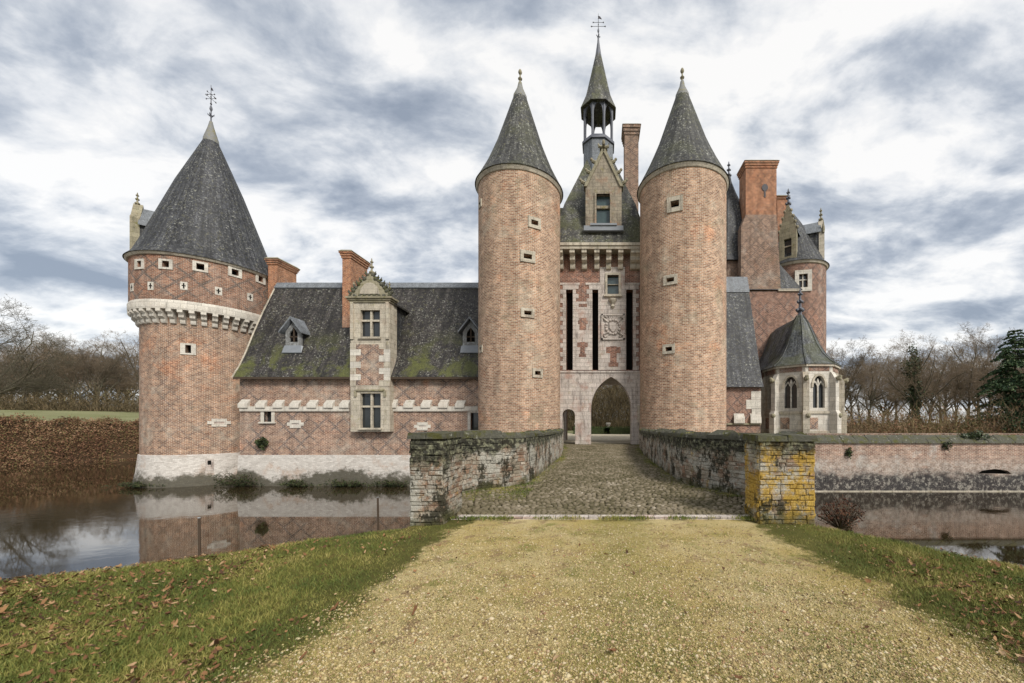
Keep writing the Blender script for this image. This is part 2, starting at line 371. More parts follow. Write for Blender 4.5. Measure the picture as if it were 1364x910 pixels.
def mat_plinth():
    m, nt, b = new_mat('plinth_limewash'); P = pos(nt); U = uvn(nt)
    br = nd(nt, 'ShaderNodeTexBrick', {'Vector': U, 'Color1': (.42, .38, .34, 1), 'Color2': (.62, .58, .53, 1), 'Mortar': (.5, .47, .43, 1), 'Scale': 1., 'Mortar Size': .014, 'Brick Width': .27, 'Row Height': .1})
    col = mixc(nt, math_(nt, 'MULTIPLY', smooth(nt, noise(nt, P, .7, 5, .7), .52, .66), .55), br.outputs['Color'], (.40, .27, .19))
    z = nd(nt, 'ShaderNodeSeparateXYZ', {'Vector': P}).outputs[2]
    zz = math_(nt, 'ADD', z, math_(nt, 'MULTIPLY', noise(nt, nd(nt, 'ShaderNodeMapping', {'Vector': P, 'Scale': (.45, .45, .6)}).outputs[0], 1., 7, .75), 4.0))
    col = mixc(nt, math_(nt, 'MULTIPLY', smooth(nt, zz, .05, -.55), .93), col, mixc(nt, noise(nt, P, 5, 4), (.035, .032, .022), (.11, .10, .07)))
    sp = noise(nt, P, 24, 4, .7); col = mixc(nt, .5, col, ramp(nt, sp, [(.3, .4), (.7, 1.5)]), 'MULTIPLY')
    put(nt, b, col, .9, .2, br.outputs['Fac'], .3, .02); return m
M['plinth'] = mat_plinth()
def mat_moatwall():
    m = M['brick_moat']; nt = m.node_tree; b = nt.nodes['Principled BSDF']; col = b.inputs['Base Color'].links[0].from_socket; P = pos(nt)
    z = nd(nt, 'ShaderNodeSeparateXYZ', {'Vector': P}).outputs[2]
    n = noise(nt, nd(nt, 'ShaderNodeMapping', {'Vector': P, 'Scale': (.5, .5, 1.2)}).outputs[0], 1.2, 6, .7)
    zz = math_(nt, 'ADD', z, math_(nt, 'MULTIPLY', math_(nt, 'SUBTRACT', n, .5), 1.8))
    f1 = math_(nt, 'MULTIPLY', smooth(nt, zz, -.5, -1.5), .5); col = mixc(nt, f1, col, mixc(nt, smooth(nt, noise(nt, P, 6, 5, .75), .4, .6), (.22, .19, .16), (.60, .56, .50)))
    f2 = math_(nt, 'MULTIPLY', smooth(nt, zz, -1.6, -2.3), .92); col = mixc(nt, f2, col, mixc(nt, smooth(nt, noise(nt, P, 4.5, 6, .75), .48, .62), (.022, .022, .025), (.30, .28, .24)))
    nt.links.new(col, b.inputs['Base Color'])
mat_moatwall()
def mat_parapet(name, yellow):
    m, nt, b = new_mat(name); g = nd(nt, 'ShaderNodeNewGeometry'); P = g.outputs['Position']
    oi = nd(nt, 'ShaderNodeObjectInfo').outputs['Random']
    r = math_(nt, 'FRACT', math_(nt, 'ADD', oi, g.outputs['Random Per Island']))
    col = ramp(nt, r, [(0, (.14, .095, .065)), (.3, (.26, .165, .11)), (.55, (.30, .25, .19)), (.8, (.20, .17, .125)), (1, (.40, .34, .27))])
    col = mixc(nt, math_(nt, 'MULTIPLY', smooth(nt, noise(nt, P, 1.7, 8, .75, .3), .44, .56), .92), col, mixc(nt, noise(nt, P, 14, 4, .7), (.22, .21, .17), (.52, .50, .44)))
    yl = mixc(nt, noise(nt, P, 7, 5, .7), (.24, .13, .025), (.54, .37, .07))
    col = mixc(nt, math_(nt, 'MULTIPLY', smooth(nt, noise(nt, nd(nt, 'ShaderNodeMapping', {'Vector': P, 'Location': (3, 9, 2)}).outputs[0], 1.6, 9, .78), *(( .43, .53) if yellow else (.56, .68))), .95 if yellow else .55), col, yl)
    col = mixc(nt, math_(nt, 'MULTIPLY', smooth(nt, noise(nt, nd(nt, 'ShaderNodeMapping', {'Vector': P, 'Location': (13, 5, 2), 'Scale': (1, 1, .7)}).outputs[0], 2.1, 8, .78), *((.56, .63) if yellow else (.50, .57))), .95), col, mixc(nt, noise(nt, P, 20, 3), (.012, .012, .01), (.06, .055, .035)))
    z = nd(nt, 'ShaderNodeSeparateXYZ', {'Vector': P}).outputs[2]
    zz = math_(nt, 'ADD', z, math_(nt, 'MULTIPLY', math_(nt, 'SUBTRACT', noise(nt, P, 2.4, 6, .7), .5), .9))
    col = mixc(nt, math_(nt, 'MULTIPLY', smooth(nt, zz, *((1.02, 1.3) if yellow else (.82, 1.05))), .94), col, mixc(nt, smooth(nt, noise(nt, P, 9, 5, .7), .45, .65), (.022, .022, .016), (.20, .20, .13)))
    col = mixc(nt, math_(nt, 'MULTIPLY', smooth(nt, zz, .22, .02), .7), col, (.06, .06, .02))
    sp = noise(nt, P, 45, 4, .7); col = mixc(nt, .65, col, ramp(nt, sp, [(.3, .3), (.7, 1.7)]), 'MULTIPLY')
    put(nt, b, col, .95, .15, noise(nt, P, 30, 5, .7), .8, .02); return m
M['parapet'] = mat_parapet('parapet', False); M['parapet_yellow'] = mat_parapet('parapet_yellow', True)
def mat_coping():
    m, nt, b = new_mat('coping_moss'); P = pos(nt)
    col = mixc(nt, smooth(nt, noise(nt, P, 2.2, 7, .75), .48, .62), mixc(nt, noise(nt, P, 16, 4, .7), (.015, .016, .012), (.17, .165, .13)), mixc(nt, noise(nt, P, 12, 4, .7), (.03, .033, .012), (.14, .135, .05)))
    col = mixc(nt, smooth(nt, noise(nt, P, 6, 5, .7), .60, .70), col, (.36, .36, .30))
    put(nt, b, col, .95, .1, noise(nt, P, 28, 5, .7), .9, .03); return m
M['coping'] = mat_coping()
M['mortar'] = mat_plain('mortar', (.13, .115, .085), .95, .1, .5, 5., lich=(.045, .045, .03))
M['cobble'] = mat_island('cobble', [(0, (.055, .048, .02)), (.35, (.105, .088, .048)), (.65, (.17, .14, .09)), (.9, (.25, .21, .15)), (1, (.44, .38, .30))], .8, .3, big=(.8, .35))
def mat_ground(name, a, b_, c, sc):
    m, nt, b = new_mat(name); P = pos(nt)
    col = mixc(nt, smooth(nt, noise(nt, P, sc, 7, .7), .35, .65), a, b_)
    col = mixc(nt, smooth(nt, noise(nt, P, sc*4.3, 6, .75), .5, .68), col, c)
    sp = noise(nt, P, 60, 4, .8); col = mixc(nt, .6, col, ramp(nt, sp, [(.3, .4), (.7, 1.6)]), 'MULTIPLY')
    put(nt, b, col, .95, .1, noise(nt, P, 45, 5, .8), .8, .03); return m
M['soil'] = mat_ground('soil', (.09, .085, .025), (.14, .135, .035), (.15, .095, .04), .8)
M['meadow'] = mat_ground('meadow', (.16, .165, .075), (.21, .21, .11), (.19, .17, .10), .1)
M['gravel'] = mat_ground('gravel', (.44, .355, .17), (.54, .45, .235), (.33, .29, .10), 1.1)
def mat_path():
    """gravel and moss that thins out into the turf at the ragged edges"""
    m, nt, b = new_mat('gravel_path'); P = pos(nt); e = nd(nt, 'ShaderNodeAttribute', attribute_name='edge').outputs['Fac']
    col = mixc(nt, smooth(nt, noise(nt, P, .9, 7, .7), .38, .62), (.47, .36, .14), (.57, .46, .235))
    col = mixc(nt, math_(nt, 'MULTIPLY', smooth(nt, noise(nt, P, 1.7, 7, .72, .3), .50, .64), .8), col, (.22, .215, .06))
    col = mixc(nt, math_(nt, 'MULTIPLY', smooth(nt, noise(nt, P, 2.9, 6, .75), .52, .64), .8), col, (.30, .20, .115))
    xx = nd(nt, 'ShaderNodeSeparateXYZ', {'Vector': P}).outputs[0]; mid_ = math_(nt, 'ABSOLUTE', math_(nt, 'SUBTRACT', math_(nt, 'ADD', xx, math_(nt, 'MULTIPLY', noise(nt, P, 1.2, 5, .6), .9)), .7))
    col = mixc(nt, math_(nt, 'MULTIPLY', smooth(nt, mid_, .75, .15), .5), col, (.27, .24, .07))
    sp = noise(nt, P, 75, 4, .8); col = mixc(nt, .85, col, ramp(nt, sp, [(.3, .3), (.5, 1.), (.7, 1.6)]), 'MULTIPLY')
    f = math_(nt, 'ADD', e, math_(nt, 'MULTIPLY', math_(nt, 'SUBTRACT', noise(nt, P, 2.6, 7, .75), .5), 1.3))
    col = mixc(nt, smooth(nt, f, .10, -.12), col, mixc(nt, noise(nt, P, 6, 5, .7), (.06, .065, .018), (.17, .15, .045)))
    put(nt, b, col, .95, .1, noise(nt, P, 60, 5, .8), 1., .03); return m
M['gravel'] = mat_path()
M['road_bed'] = mat_ground('road_bed', (.07, .06, .03), (.11, .10, .045), (.05, .06, .02), 1.3)
M['court'] = mat_ground('court', (.42, .36, .26), (.5, .44, .33), (.3, .27, .16), .6)
M['pebble'] = mat_island('pebble', [(0, (.07, .045, .025)), (.18, (.22, .15, .075)), (.42, (.42, .325, .145)), (.66, (.48, .39, .21)), (.78, (.54, .46, .31)), (.86, (.34, .20, .11)), (1, (.12, .075, .045))], .8, .25, big=(1.6, .25))
M['grass'] = mat_island('grass', [(0, (.04, .065, .016)), (.3, (.10, .13, .028)), (.55, (.17, .175, .04)), (.8, (.30, .26, .075)), (1, (.46, .37, .16))], .7, .25, big=(1.5, .55))
M['grass_dry'] = mat_island('grass_dry', [(0, (.10, .11, .025)), (.4, (.22, .20, .055)), (.75, (.36, .29, .10)), (1, (.46, .38, .17))], .75, .2)
M['leaf'] = mat_island('leaf', [(0, (.05, .028, .016)), (.4, (.15, .07, .032)), (.75, (.26, .14, .062)), (1, (.38, .26, .15))], .8, .2)
M['bramble'] = mat_island('bramble', [(0, (.035, .02, .012)), (.25, (.12, .062, .036)), (.5, (.235, .12, .07)), (.68, (.12, .115, .042)), (.84, (.32, .19, .115)), (1, (.44, .30, .19))], .85, .2, big=(.25, .35))
M['bush'] = mat_island('bush', [(0, (.01, .016, .006)), (.5, (.03, .045, .015)), (1, (.08, .09, .03))], .7, .3)
M['redbush'] = mat_island('redbush', [(0, (.03, .014, .01)), (.6, (.10, .04, .025)), (1, (.17, .09, .05))], .8, .2)
M['ivy'] = mat_island('ivy', [(0, (.012, .022, .008)), (.6, (.035, .055, .016)), (1, (.09, .11, .04))], .5, .4)
M['needle'] = mat_island('needle', [(0, (.012, .03, .014)), (.5, (.035, .07, .028)), (.85, (.075, .12, .045)), (1, (.16, .19, .10))], .7, .3)
M['bark'] = mat_plain('bark', (.10, .085, .062), .95, .1, .5, 4., lich=(.12, .12, .075))
M['twig'] = mat_plain('twig', (.19, .145, .10), .95, .1, .4, .15)
M['twig_dark'] = mat_plain('twig_dark', (.125, .10, .072), .95, .1, .4, .15)
M['under'] = mat_island('under', [(0, (.07, .052, .034)), (.4, (.17, .125, .08)), (.65, (.25, .165, .10)), (.8, (.17, .165, .065)), (1, (.32, .20, .12))], .95, .1, big=(.08, .4))
M['hedge'] = mat_island('hedge', [(0, (.012, .03, .008)), (.5, (.04, .07, .018)), (1, (.10, .13, .04))], .8, .2)
def mat_water():
    m, nt, b = new_mat('water'); P = pos(nt)
    col = mixc(nt, noise(nt, P, .25, 4), (.018, .013, .006), (.035, .024, .011))
    mp = nd(nt, 'ShaderNodeMapping', {'Vector': P, 'Scale': (1., 1.6, 1)}).outputs[0]
    h = math_(nt, 'MULTIPLY', noise(nt, mp, 1.6, 4, .55), smooth(nt, noise(nt, P, .09, 3, .5), .35, .7))
    put(nt, b, col, .03, .5, h, .075, .1); b.inputs['IOR'].default_value = 2.5; return m
M['water'] = mat_water()

# ================================================================== GROUND, MOAT, PATH
WATER_Z = -3.2
def sstep(a, b, x): t = np.clip((x-a)/(b-a), 0, 1); return t*t*(3-2*t)
def fbm(x, y, seed=0):
    r = np.random.default_rng(seed); s = 0
    for k in range(5):
        a, b, c = r.uniform(0, 6.28, 3); f = .35*1.9**k
        s = s+np.sin(x*f*math.cos(a)+y*f*math.sin(a)+b)*np.cos(y*f*math.cos(c)-x*f*math.sin(c)+a)/1.6**k
    return s/2.2
def near_edge(x):
    l = 6.25+(x+3)*.62; r = 6.4-(x-3.4)*1.2
    return np.maximum(np.where(x < -3, l, np.where(x < 3.4, 6.7, r)), -14.)
def bank_s(x, y): return (-65+(y-40.7)*.5-x)*.894
def hgt(x, y):
    d = y-near_edge(x)
    near = -1.05*(np.sqrt(d*d+.12)+d)/2
    off = sstep(2.2, 3.6, np.maximum(np.abs(x-.25), 0))
    near = near+off*(.035*fbm(x*1.6, y*1.6, 3)+.035*fbm(x*5, y*5, 4))*(np.abs(x) < 60)+.006*fbm(x*4, y*4, 6)
    s = bank_s(x, y)
    left = np.minimum(np.where(s < 4, -3.2+.8*s, .060*(np.minimum(s, 78)-4)), 6)
    isl = np.where(((x > 9) & (y > 26.45)) | ((x > -27.15) & (y > 28.75)) | ((x > -36.05) & (y > 34.45)), 0., -9.)
    back = np.where(y > 80, -.02, -9.)
    far = np.where((x > 95) | (y < -14), 0., -9.)
    return np.maximum.reduce([np.maximum(near, -4.4), left, isl, back, far])-0.0
def axis(lims): return np.array(sorted({round(float(v), 3) for a, b, s in lims for v in np.arange(a, b+1e-6, s)}))
gx = axis([(-1500, 1500, 250), (-300, 300, 50), (-140, 100, 6), (-112, -36, 1.5), (-36, 36, 1.), (-9, 9, .15), (-27.2, -27.1, .1), (-36.1, -36, .1), (8.95, 9.05, .1)])
gy = axis([(-200, 2000, 200), (-40, 200, 20), (-16, 90, 2), (-3, 12, .15), (26.4, 26.5, .1), (28.7, 28.8, .1), (34.4, 34.5, .1), (79.9, 80.1, .2)])
X, Y = np.meshgrid(gx, gy); Z = hgt(X, Y); nx_, ny_ = len(gx), len(gy)
vid = np.arange(nx_*ny_).reshape(ny_, nx_)
faces = np.stack([vid[:-1, :-1], vid[:-1, 1:], vid[1:, 1:], vid[1:, :-1]], -1).reshape(-1, 4)
ground = np_mesh('ground', np.stack([X, Y, Z], -1).reshape(-1, 3), faces, M['soil'], smooth=True, kind='structure')
ground.data.materials.append(M['meadow']); M['bramble_core'] = mat_plain('bramble_core', (.05, .032, .018), .95, .1, .6, 2.5); ground.data.materials.append(M['bramble_core'])
cyy = Y.reshape(-1)[faces].mean(1); cxx = X.reshape(-1)[faces].mean(1)
ground.data.polygons.foreach_set('material_index', np.where((bank_s(cxx, cyy) > -4) & (bank_s(cxx, cyy) < 6.2), 2, np.where((cyy > 16) | (cyy < -30), 1, 0)).astype(np.int32))
MB().face([(-160, -14, WATER_Z), (130, -14, WATER_Z), (130, 82, WATER_Z), (-160, 82, WATER_Z)]).build('water', M['water'], kind='structure')
# gravel path
ys = np.arange(-3, 6.31, .1); pv = []; pe = []
for i, y in enumerate(ys):
    l = -2.1+.16*float(fbm(np.array(y*3.), np.array(1.), 11))-.02*max(0, 4-y); r = 2.5+.08*max(0, 5-y)+.2*float(fbm(np.array(y*3.), np.array(5.), 12))
    xs = np.linspace(l-.55, r+.55, 64)
    for x in xs: pv.append((x, y, float(hgt(np.array(x), np.array(min(y, 5.9))))+.010)); pe.append(min(x-l, r-x))
pv = np.array(pv); k = len(ys); vid = np.arange(k*64).reshape(k, 64)
path_f = np.stack([vid[:-1, :-1], vid[:-1, 1:], vid[1:, 1:], vid[1:, :-1]], -1).reshape(-1, 4)
gp_o = np_mesh('gravel_path', pv, path_f, M['gravel'], smooth=True, kind='structure')
gp_o.data.attributes.new('edge', 'FLOAT', 'POINT').data.foreach_set('value', np.array(pe, np.float32))
MB().face([(-3.2, 28.6, .012), (3.2, 28.6, .012), (6, 36, .012), (30, 40, .012), (30, 56, .012), (-24, 56, .012), (-24, 37, .012), (-6, 36, .012)]).build('courtyard', M['court'], kind='structure')

# ------------------------------------------------------------------ cobbled road over the causeway
LW = [(-2.96, 6.8), (-3.2, 8.2), (-3.0, 8.75), (-2.4, 9.15), (-1.95, 9.7), (-1.87, 10.6), (-1.87, 18), (-2.3, 23), (-2.95, 27.2)]
RW = [(3.25, 6.5), (3.2, 7.7), (2.8, 8.5), (2.3, 9.3), (2.1, 10.3), (2.1, 18), (2.4, 23), (2.85, 27.2)]
def xat(pl, y):
    for (x0, y0), (x1, y1) in zip(pl, pl[1:]):
        if y0 <= y <= y1: return x0+(x1-x0)*(y-y0)/(y1-y0)
    return pl[0][0] if y < pl[0][1] else pl[-1][0]
road = MB()
yy = [6.3, 6.6]+[p[1] for p in LW[1:]]+[28.6]
yy = sorted(set(yy+[p[1] for p in RW]))
for a, b in zip(yy, yy[1:]):
    road.face([(xat(LW, a), a, -.004), (xat(RW, a), a, -.004), (xat(RW, b), b, -.004), (xat(LW, b), b, -.004)])
road = road.build('cobbled_road', M['road_bed'], kind='structure')
def pebbles(n, rng, flat=.6):
    """unit pebble: squashed octahedron with jittered corners -> verts (n,6,3)"""
    base = np.array([(1, 0, 0), (0, 1, 0), (-1, 0, 0), (0, -1, 0), (0, 0, flat), (0, 0, -flat)], float)
    v = base[None]*rng.uniform(.7, 1.25, (n, 6, 1)); a = rng.uniform(0, 6.28, n); c, s = np.cos(a), np.sin(a)
    x = v[..., 0]*c[:, None]-v[..., 1]*s[:, None]; y = v[..., 0]*s[:, None]+v[..., 1]*c[:, None]
    return np.stack([x, y, v[..., 2]], -1)
OCT = np.array([(0, 1, 4), (1, 2, 4), (2, 3, 4), (3, 0, 4), (1, 0, 5), (2, 1, 5), (3, 2, 5), (0, 3, 5)])
def cobble_mesh(seed):
    r = random.Random(seed); mb = MB(); n = 6; a0 = r.random()*6
    ring = [(math.cos(a0+k*PI*2/n)*r.uniform(.42, .55), math.sin(a0+k*PI*2/n)*r.uniform(.42, .55)) for k in range(n)]
    lo = [(x, y, -.5) for x, y in ring]; mi = [(x, y, .1) for x, y in ring]; hi = [(x*.62, y*.62, .32+r.uniform(-.05, .05)) for x, y in ring]
    for a, b in ((lo, mi), (mi, hi)):
        for k in range(n): mb.face([a[k], a[(k+1)%n], b[(k+1)%n], b[k]], None, True)
    mb.face(hi, None, True)
    me = mb.mesh('cobble'); me.materials.append(M['cobble']); return me
cob = [cobble_mesh(s) for s in range(8)]
spots = []; y = 6.47; row = 0
while y < 27.3:
    st = .098; x = xat(LW, y)+.02+(row % 2)*st/2
    while x < xat(RW, y)-.02:
        spots.append((x+RNG.normal(0, .011), y+RNG.normal(0, .011), RNG.normal(0, .006))); x += st*RNG.uniform(.85, 1.25)
    y += st*.86; row += 1
cv_, cf_ = [], []
order = sorted(spots, key=lambda p: p[1])
for i, (x, y, z) in enumerate(order):
    dip = .018*math.sin(x*2.1+y*.9)+.012*math.sin(y*1.7-x)
    if i < 300: inst('cobble', cob[i % 8], road, (x, y, .012+z+dip*.5), RNG.uniform(0, 6.28), (RNG.uniform(.08, .118),)*2+(.05,))
    else:
        me = cob[i % 8]; s = RNG.uniform(.08, .118); a = RNG.uniform(0, 6.28); c, sn = math.cos(a)*s, math.sin(a)*s
        b = len(cv_); cv_.extend([(x+v.co.x*c-v.co.y*sn, y+v.co.x*sn+v.co.y*c, .012+z+dip*.5+v.co.z*.05) for v in me.vertices])
        cf_.extend([[b+j for j in p.vertices] for p in me.polygons])
me = bpy.data.meshes.new('cobbles'); me.from_pydata(cv_, [], cf_); me.materials.append(M['cobble']); me.polygons.foreach_set('use_smooth', np.ones(len(cf_), bool))
o = bpy.data.objects.new('cobbles', me); COL.objects.link(o); o.parent = road; o['kind'] = 'stuff'
# moss and grass tufts along the foot of the parapets and between the cobbles
def blades(name, P, H, mat, rng, lean=.5, wid=.0035, parent=None, **tags):
    n = len(P); a = rng.uniform(0, 6.28, n); l = rng.uniform(.1, lean, n)*H
    dx, dy = np.cos(a), np.sin(a); b = rng.uniform(0, 6.28, n); wx, wy = np.cos(b)*wid, np.sin(b)*wid
    wf = (.6+.8*rng.random(n))[:, None]
    W = np.stack([wx, wy, np.zeros(n)], 1)*wf
    mid = P+np.stack([dx*l*.35, dy*l*.35, H*.6], 1); tip = P+np.stack([dx*l, dy*l, H], 1)
    V = np.stack([P-W, P+W, mid+W*.7, mid-W*.7, tip], 1).reshape(-1, 3); i = np.arange(n)[:, None]*5
    F = np.concatenate([i+np.array([[0, 1, 2]]), i+np.array([[0, 2, 3]]), i+np.array([[3, 2, 4]])])
    return np_mesh(name, V, F, mat, parent, **tags)
rng = np.random.default_rng(5); pts = []
for pl, sg in ((LW, 1), (RW, -1)):
    for _ in range(9000):
        y = 8+19*rng.random()**1.3; x = xat(pl, y)+sg*abs(rng.normal(.03, .16)); pts.append((x, y, .0))
for _ in range(3500): pts.append((rng.uniform(-3.2, -1.6), rng.uniform(7.6, 9.1), 0)); 
for _ in range(5200):
    q_ = rng.uniform(-2.5, 2.6)
    if rng.random() < .35+.5*math.sin(q_*4.1)*math.sin(q_*1.7+1)+.2*math.sin(q_*11): pts.append((q_, 6.25+rng.normal(0, .06), 0))
pts = np.array([p for p in pts if xat(LW, p[1])-.02 < p[0] < xat(RW, p[1])+.02])
blades('road_moss', pts, rng.uniform(.02, .06, len(pts)), M['grass'], rng, .9, .006, kind='stuff')
slab = MB()
for k in range(9):
    x0 = -2.42+k*.555; x1 = x0+.545
    if k < 9: MB().hexa([(x0, 6.30+RNG.normal(0, .008), -.1), (x1, 6.30+RNG.normal(0, .008), -.1), (x1, 6.425, -.1), (x0, 6.425, -.1), (x0, 6.305, .014+RNG.normal(0, .005)), (x1, 6.305, .014+RNG.normal(0, .005)), (x1, 6.42, .024), (x0, 6.42, .024)]).build('kerb_stone', M['stone_front'], road)

# ================================================================== PARAPETS OF THE BRIDGE
def brick_mesh(seed, mat):
    r = random.Random(seed); mb = MB(); j = lambda s=.03: r.uniform(-s, s)
    bk = [(-.5, 0, -.5), (.5, 0, -.5), (.5, 0, .5), (-.5, 0, .5)]
    md = [(x+j(), -.72, z+j(.06)) for x, _, z in bk]
    fr = [(x*.86+j(.04), -1+j(.12), z*.72+j(.05)) for x, _, z in bk]
    for a, b in ((bk, md), (md, fr)):
        for k in range(4): mb.face([a[k], a[(k+1)%4], b[(k+1)%4], b[k]])
    mb.face(fr); me = mb.mesh('brick'); me.materials.append(mat); return me
BR = {k: [brick_mesh(s, M[k]) for s in range(6)] for k in ('parapet', 'parapet_yellow')}
def lay(parent, faces, matk, limit=300, ch=.098):
    """faces: (p0, p1, z0, z1(fn of t)) wall strips, outward normal to the right of p0->p1 ; bricks set one by one"""
    out = []
    for (p0, p1, z0, zt) in faces:
        L = math.hypot(p1[0]-p0[0], p1[1]-p0[1]); ux, uy = (p1[0]-p0[0])/L, (p1[1]-p0[1])/L; z = z0; c = 0
        while z < max(zt(0), zt(1))-.02:
            h = ch*RNG.uniform(.7, 1.3); s = -RNG.uniform(0, .22)
            while s < L:
                w = RNG.uniform(.10, .30); a, b = max(s, 0), min(s+w, L)
                if b-a > .05 and z+h*.6 < zt((a+b)/2/L):
                    cx, cy = p0[0]+ux*(a+b)/2, p0[1]+uy*(a+b)/2
                    out.append((cx, cy, z+h/2+RNG.normal(0, .005), math.atan2(uy, ux)+RNG.normal(0, .03), b-a-.005, RNG.uniform(.012, .034), h-.004))
                s += w
            z += h; c += 1
    out.sort(key=lambda b: math.hypot(b[0], b[1])); V, F = [], []
    for i, (x, y, z, a, l, d, h) in enumerate(out):
        me = BR[matk][i % 6]
        if i < limit: inst('brick', me, parent, (x, y, z), a, (l, d, h))
        else:
            g = ORG[parent.name]; b = len(V); c, s = math.cos(a), math.sin(a)
            V.extend([(x+v.co.x*l*c-v.co.y*d*s-g[0], y+v.co.x*l*s+v.co.y*d*c-g[1], z+v.co.z*h-g[2]) for v in me.vertices]); F.extend([[b+k for k in p.vertices] for p in me.polygons])
    if F:
        me = bpy.data.meshes.new('brickwork'); me.from_pydata(V, [], F); me.materials.append(M[matk])
        o = bpy.data.objects.new('brickwork', me); COL.objects.link(o); o.parent = parent; o['kind'] = 'stuff'
def parapet(label, PL, side, pil, matk, pmat):
    root = thing('parapet_wall', label, 'parapet wall', (PL[0][0], PL[0][1], 0), None)
    T = .42*side; top = lambda y: 1.33-.012*(y-7)
    off = [(x-T, y) for x, y in PL]; core = MB()
    for (a, b, c, d) in zip(PL, PL[1:], off, off[1:]):
        core.hexa([(*a, -4.3), (*b, -4.3), (*d, -4.3), (*c, -4.3), (*a, top(a[1])-.06), (*b, top(b[1])-.06), (*d, top(d[1])-.06), (*c, top(c[1])-.06)])
    core.build('wall_core', M[matk], root)
    fixed = []
    for a, b in zip(PL, PL[1:]):
        p, q = a, b
        if (q[1]-p[1])*side < 0: p, q = q, p                # bricks face the road
        fixed.append((p, q, 0., lambda t, a=a, b=b: top((a[1]+b[1])/2)-.1))
    lay(root, fixed, matk, 300)
    # coping stones, one by one along the wall
    pts = []; L = 0
    for a, b in zip(PL, PL[1:]):
        n = max(1, round(math.hypot(b[0]-a[0], b[1]-a[1])/.62))
        pts += [(a[0]+(b[0]-a[0])*i/n, a[1]+(b[1]-a[1])*i/n) for i in range(n)]
    pts.append(PL[-1])
    for a, b in zip(pts, pts[1:]):
        mb = MB(); z0 = top(a[1])-.12; e = .035*side; g = .006
        sec = [(e, .03), (e*.9, .11+RNG.normal(0, .014)), (-.02*side, .16+RNG.normal(0, .022)), (-T*.5, .19+RNG.normal(0, .028)), (-T-e*.5, .11), (-T-e, 0)]
        dz = RNG.normal(0, .008)
        A = [(a[0]+s+RNG.normal(0, .008), a[1]+g, z0+h+dz) for s, h in sec]; B = [(b[0]+s+RNG.normal(0, .008), b[1]-g*.2, z0+h+dz) for s, h in sec]
        for k in range(6): mb.face([A[k], A[(k+1) % 6], B[(k+1) % 6], B[k]])
        mb.face(A); mb.face(B); mb.build('coping_stone', M['coping'], root)
    # moss and grass tufts rooted in the coping
    n = 2600; k = RNG.integers(0, len(pts)-1, n); f = RNG.random(n); A = np.array(pts); C = A[k]*(1-f[:, None])+A[k+1]*f[:, None]
    C = C[:, :]; sel = np.sin(C[:, 1]*3.1+side)*np.sin(C[:, 1]*7.7) > .05; C = C[sel]; cz = np.array([top(y) for y in C[:, 1]])
    o = blades('coping_tuft', np.stack([C[:, 0]-T*RNG.uniform(-.05, .9, len(C)), C[:, 1], cz+.02], 1)-np.array(ORG[root.name]), RNG.uniform(.02, .075, len(C)), M['grass'], RNG, 1.2, .006, root, kind='stuff')
    # end pier
    x0, x1, y0, y1, zt = pil
    pr = MB().box(x0+.03, x1-.03, y0+.03, y1-.03, -1.2, zt-.04).build('pier', M[pmat], root)
    lay(pr, [((x0+.03, y0+.03), (x1-.03, y0+.03), -.35, lambda t: zt-.1), ((x1-.03, y0+.03), (x1-.03, y1-.03), -.2, lambda t: zt-.1), ((x0+.03, y1-.03), (x0+.03, y0+.03), -.2, lambda t: zt-.1)], pmat, 400, .078)
    n = 2
    for k in range(n):
        xa, xb = x0-.012+(x1-x0+.024)*k/n+.003, x0-.012+(x1-x0+.024)*(k+1)/n-.003
        MB().hexa([(xa, y0-.018, zt-.10), (xb, y0-.018, zt-.10), (xb, y1+.02, zt-.10), (xa, y1+.02, zt-.10), (xa+.01, y0-.005, zt-.01+RNG.normal(0, .008)), (xb-.01, y0-.005, zt-.012+RNG.normal(0, .008)), (xb-.01, y1+.03, zt+.01), (xa+.01, y1+.03, zt)]).build('cap_stone', M['coping'], pr)
    return root
parapet('low lichen-crusted brick parapet ending in a narrow pinkish-grey pier', LW, 1, (-3.08, -2.50, 6.0, 6.85, 1.44), 'parapet', 'parapet')
parapet('low lichen-crusted brick parapet ending in a broad yellow-stained pier', RW, -1, (2.52, 3.46, 6.0, 6.62, 1.40), 'parapet', 'parapet_yellow')
cw = thing('bridge_causeway', 'masonry causeway carrying the cobbled road across the moat', 'bridge', (0, 16, WATER_Z))
mb = MB()
for a, b in zip(yy, yy[1:]): mb.hexa([(xat(LW, a)-.1, a, -4.4), (xat(RW, a)+.1, a, -4.4), (xat(RW, b)+.1, b, -4.4), (xat(LW, b)-.1, b, -4.4), (xat(LW, a)-.1, a, -.02), (xat(RW, a)+.1, a, -.02), (xat(RW, b)+.1, b, -.02), (xat(LW, b)-.1, b, -.02)])
mb.build('pier_body', M['brick_moat'], cw)

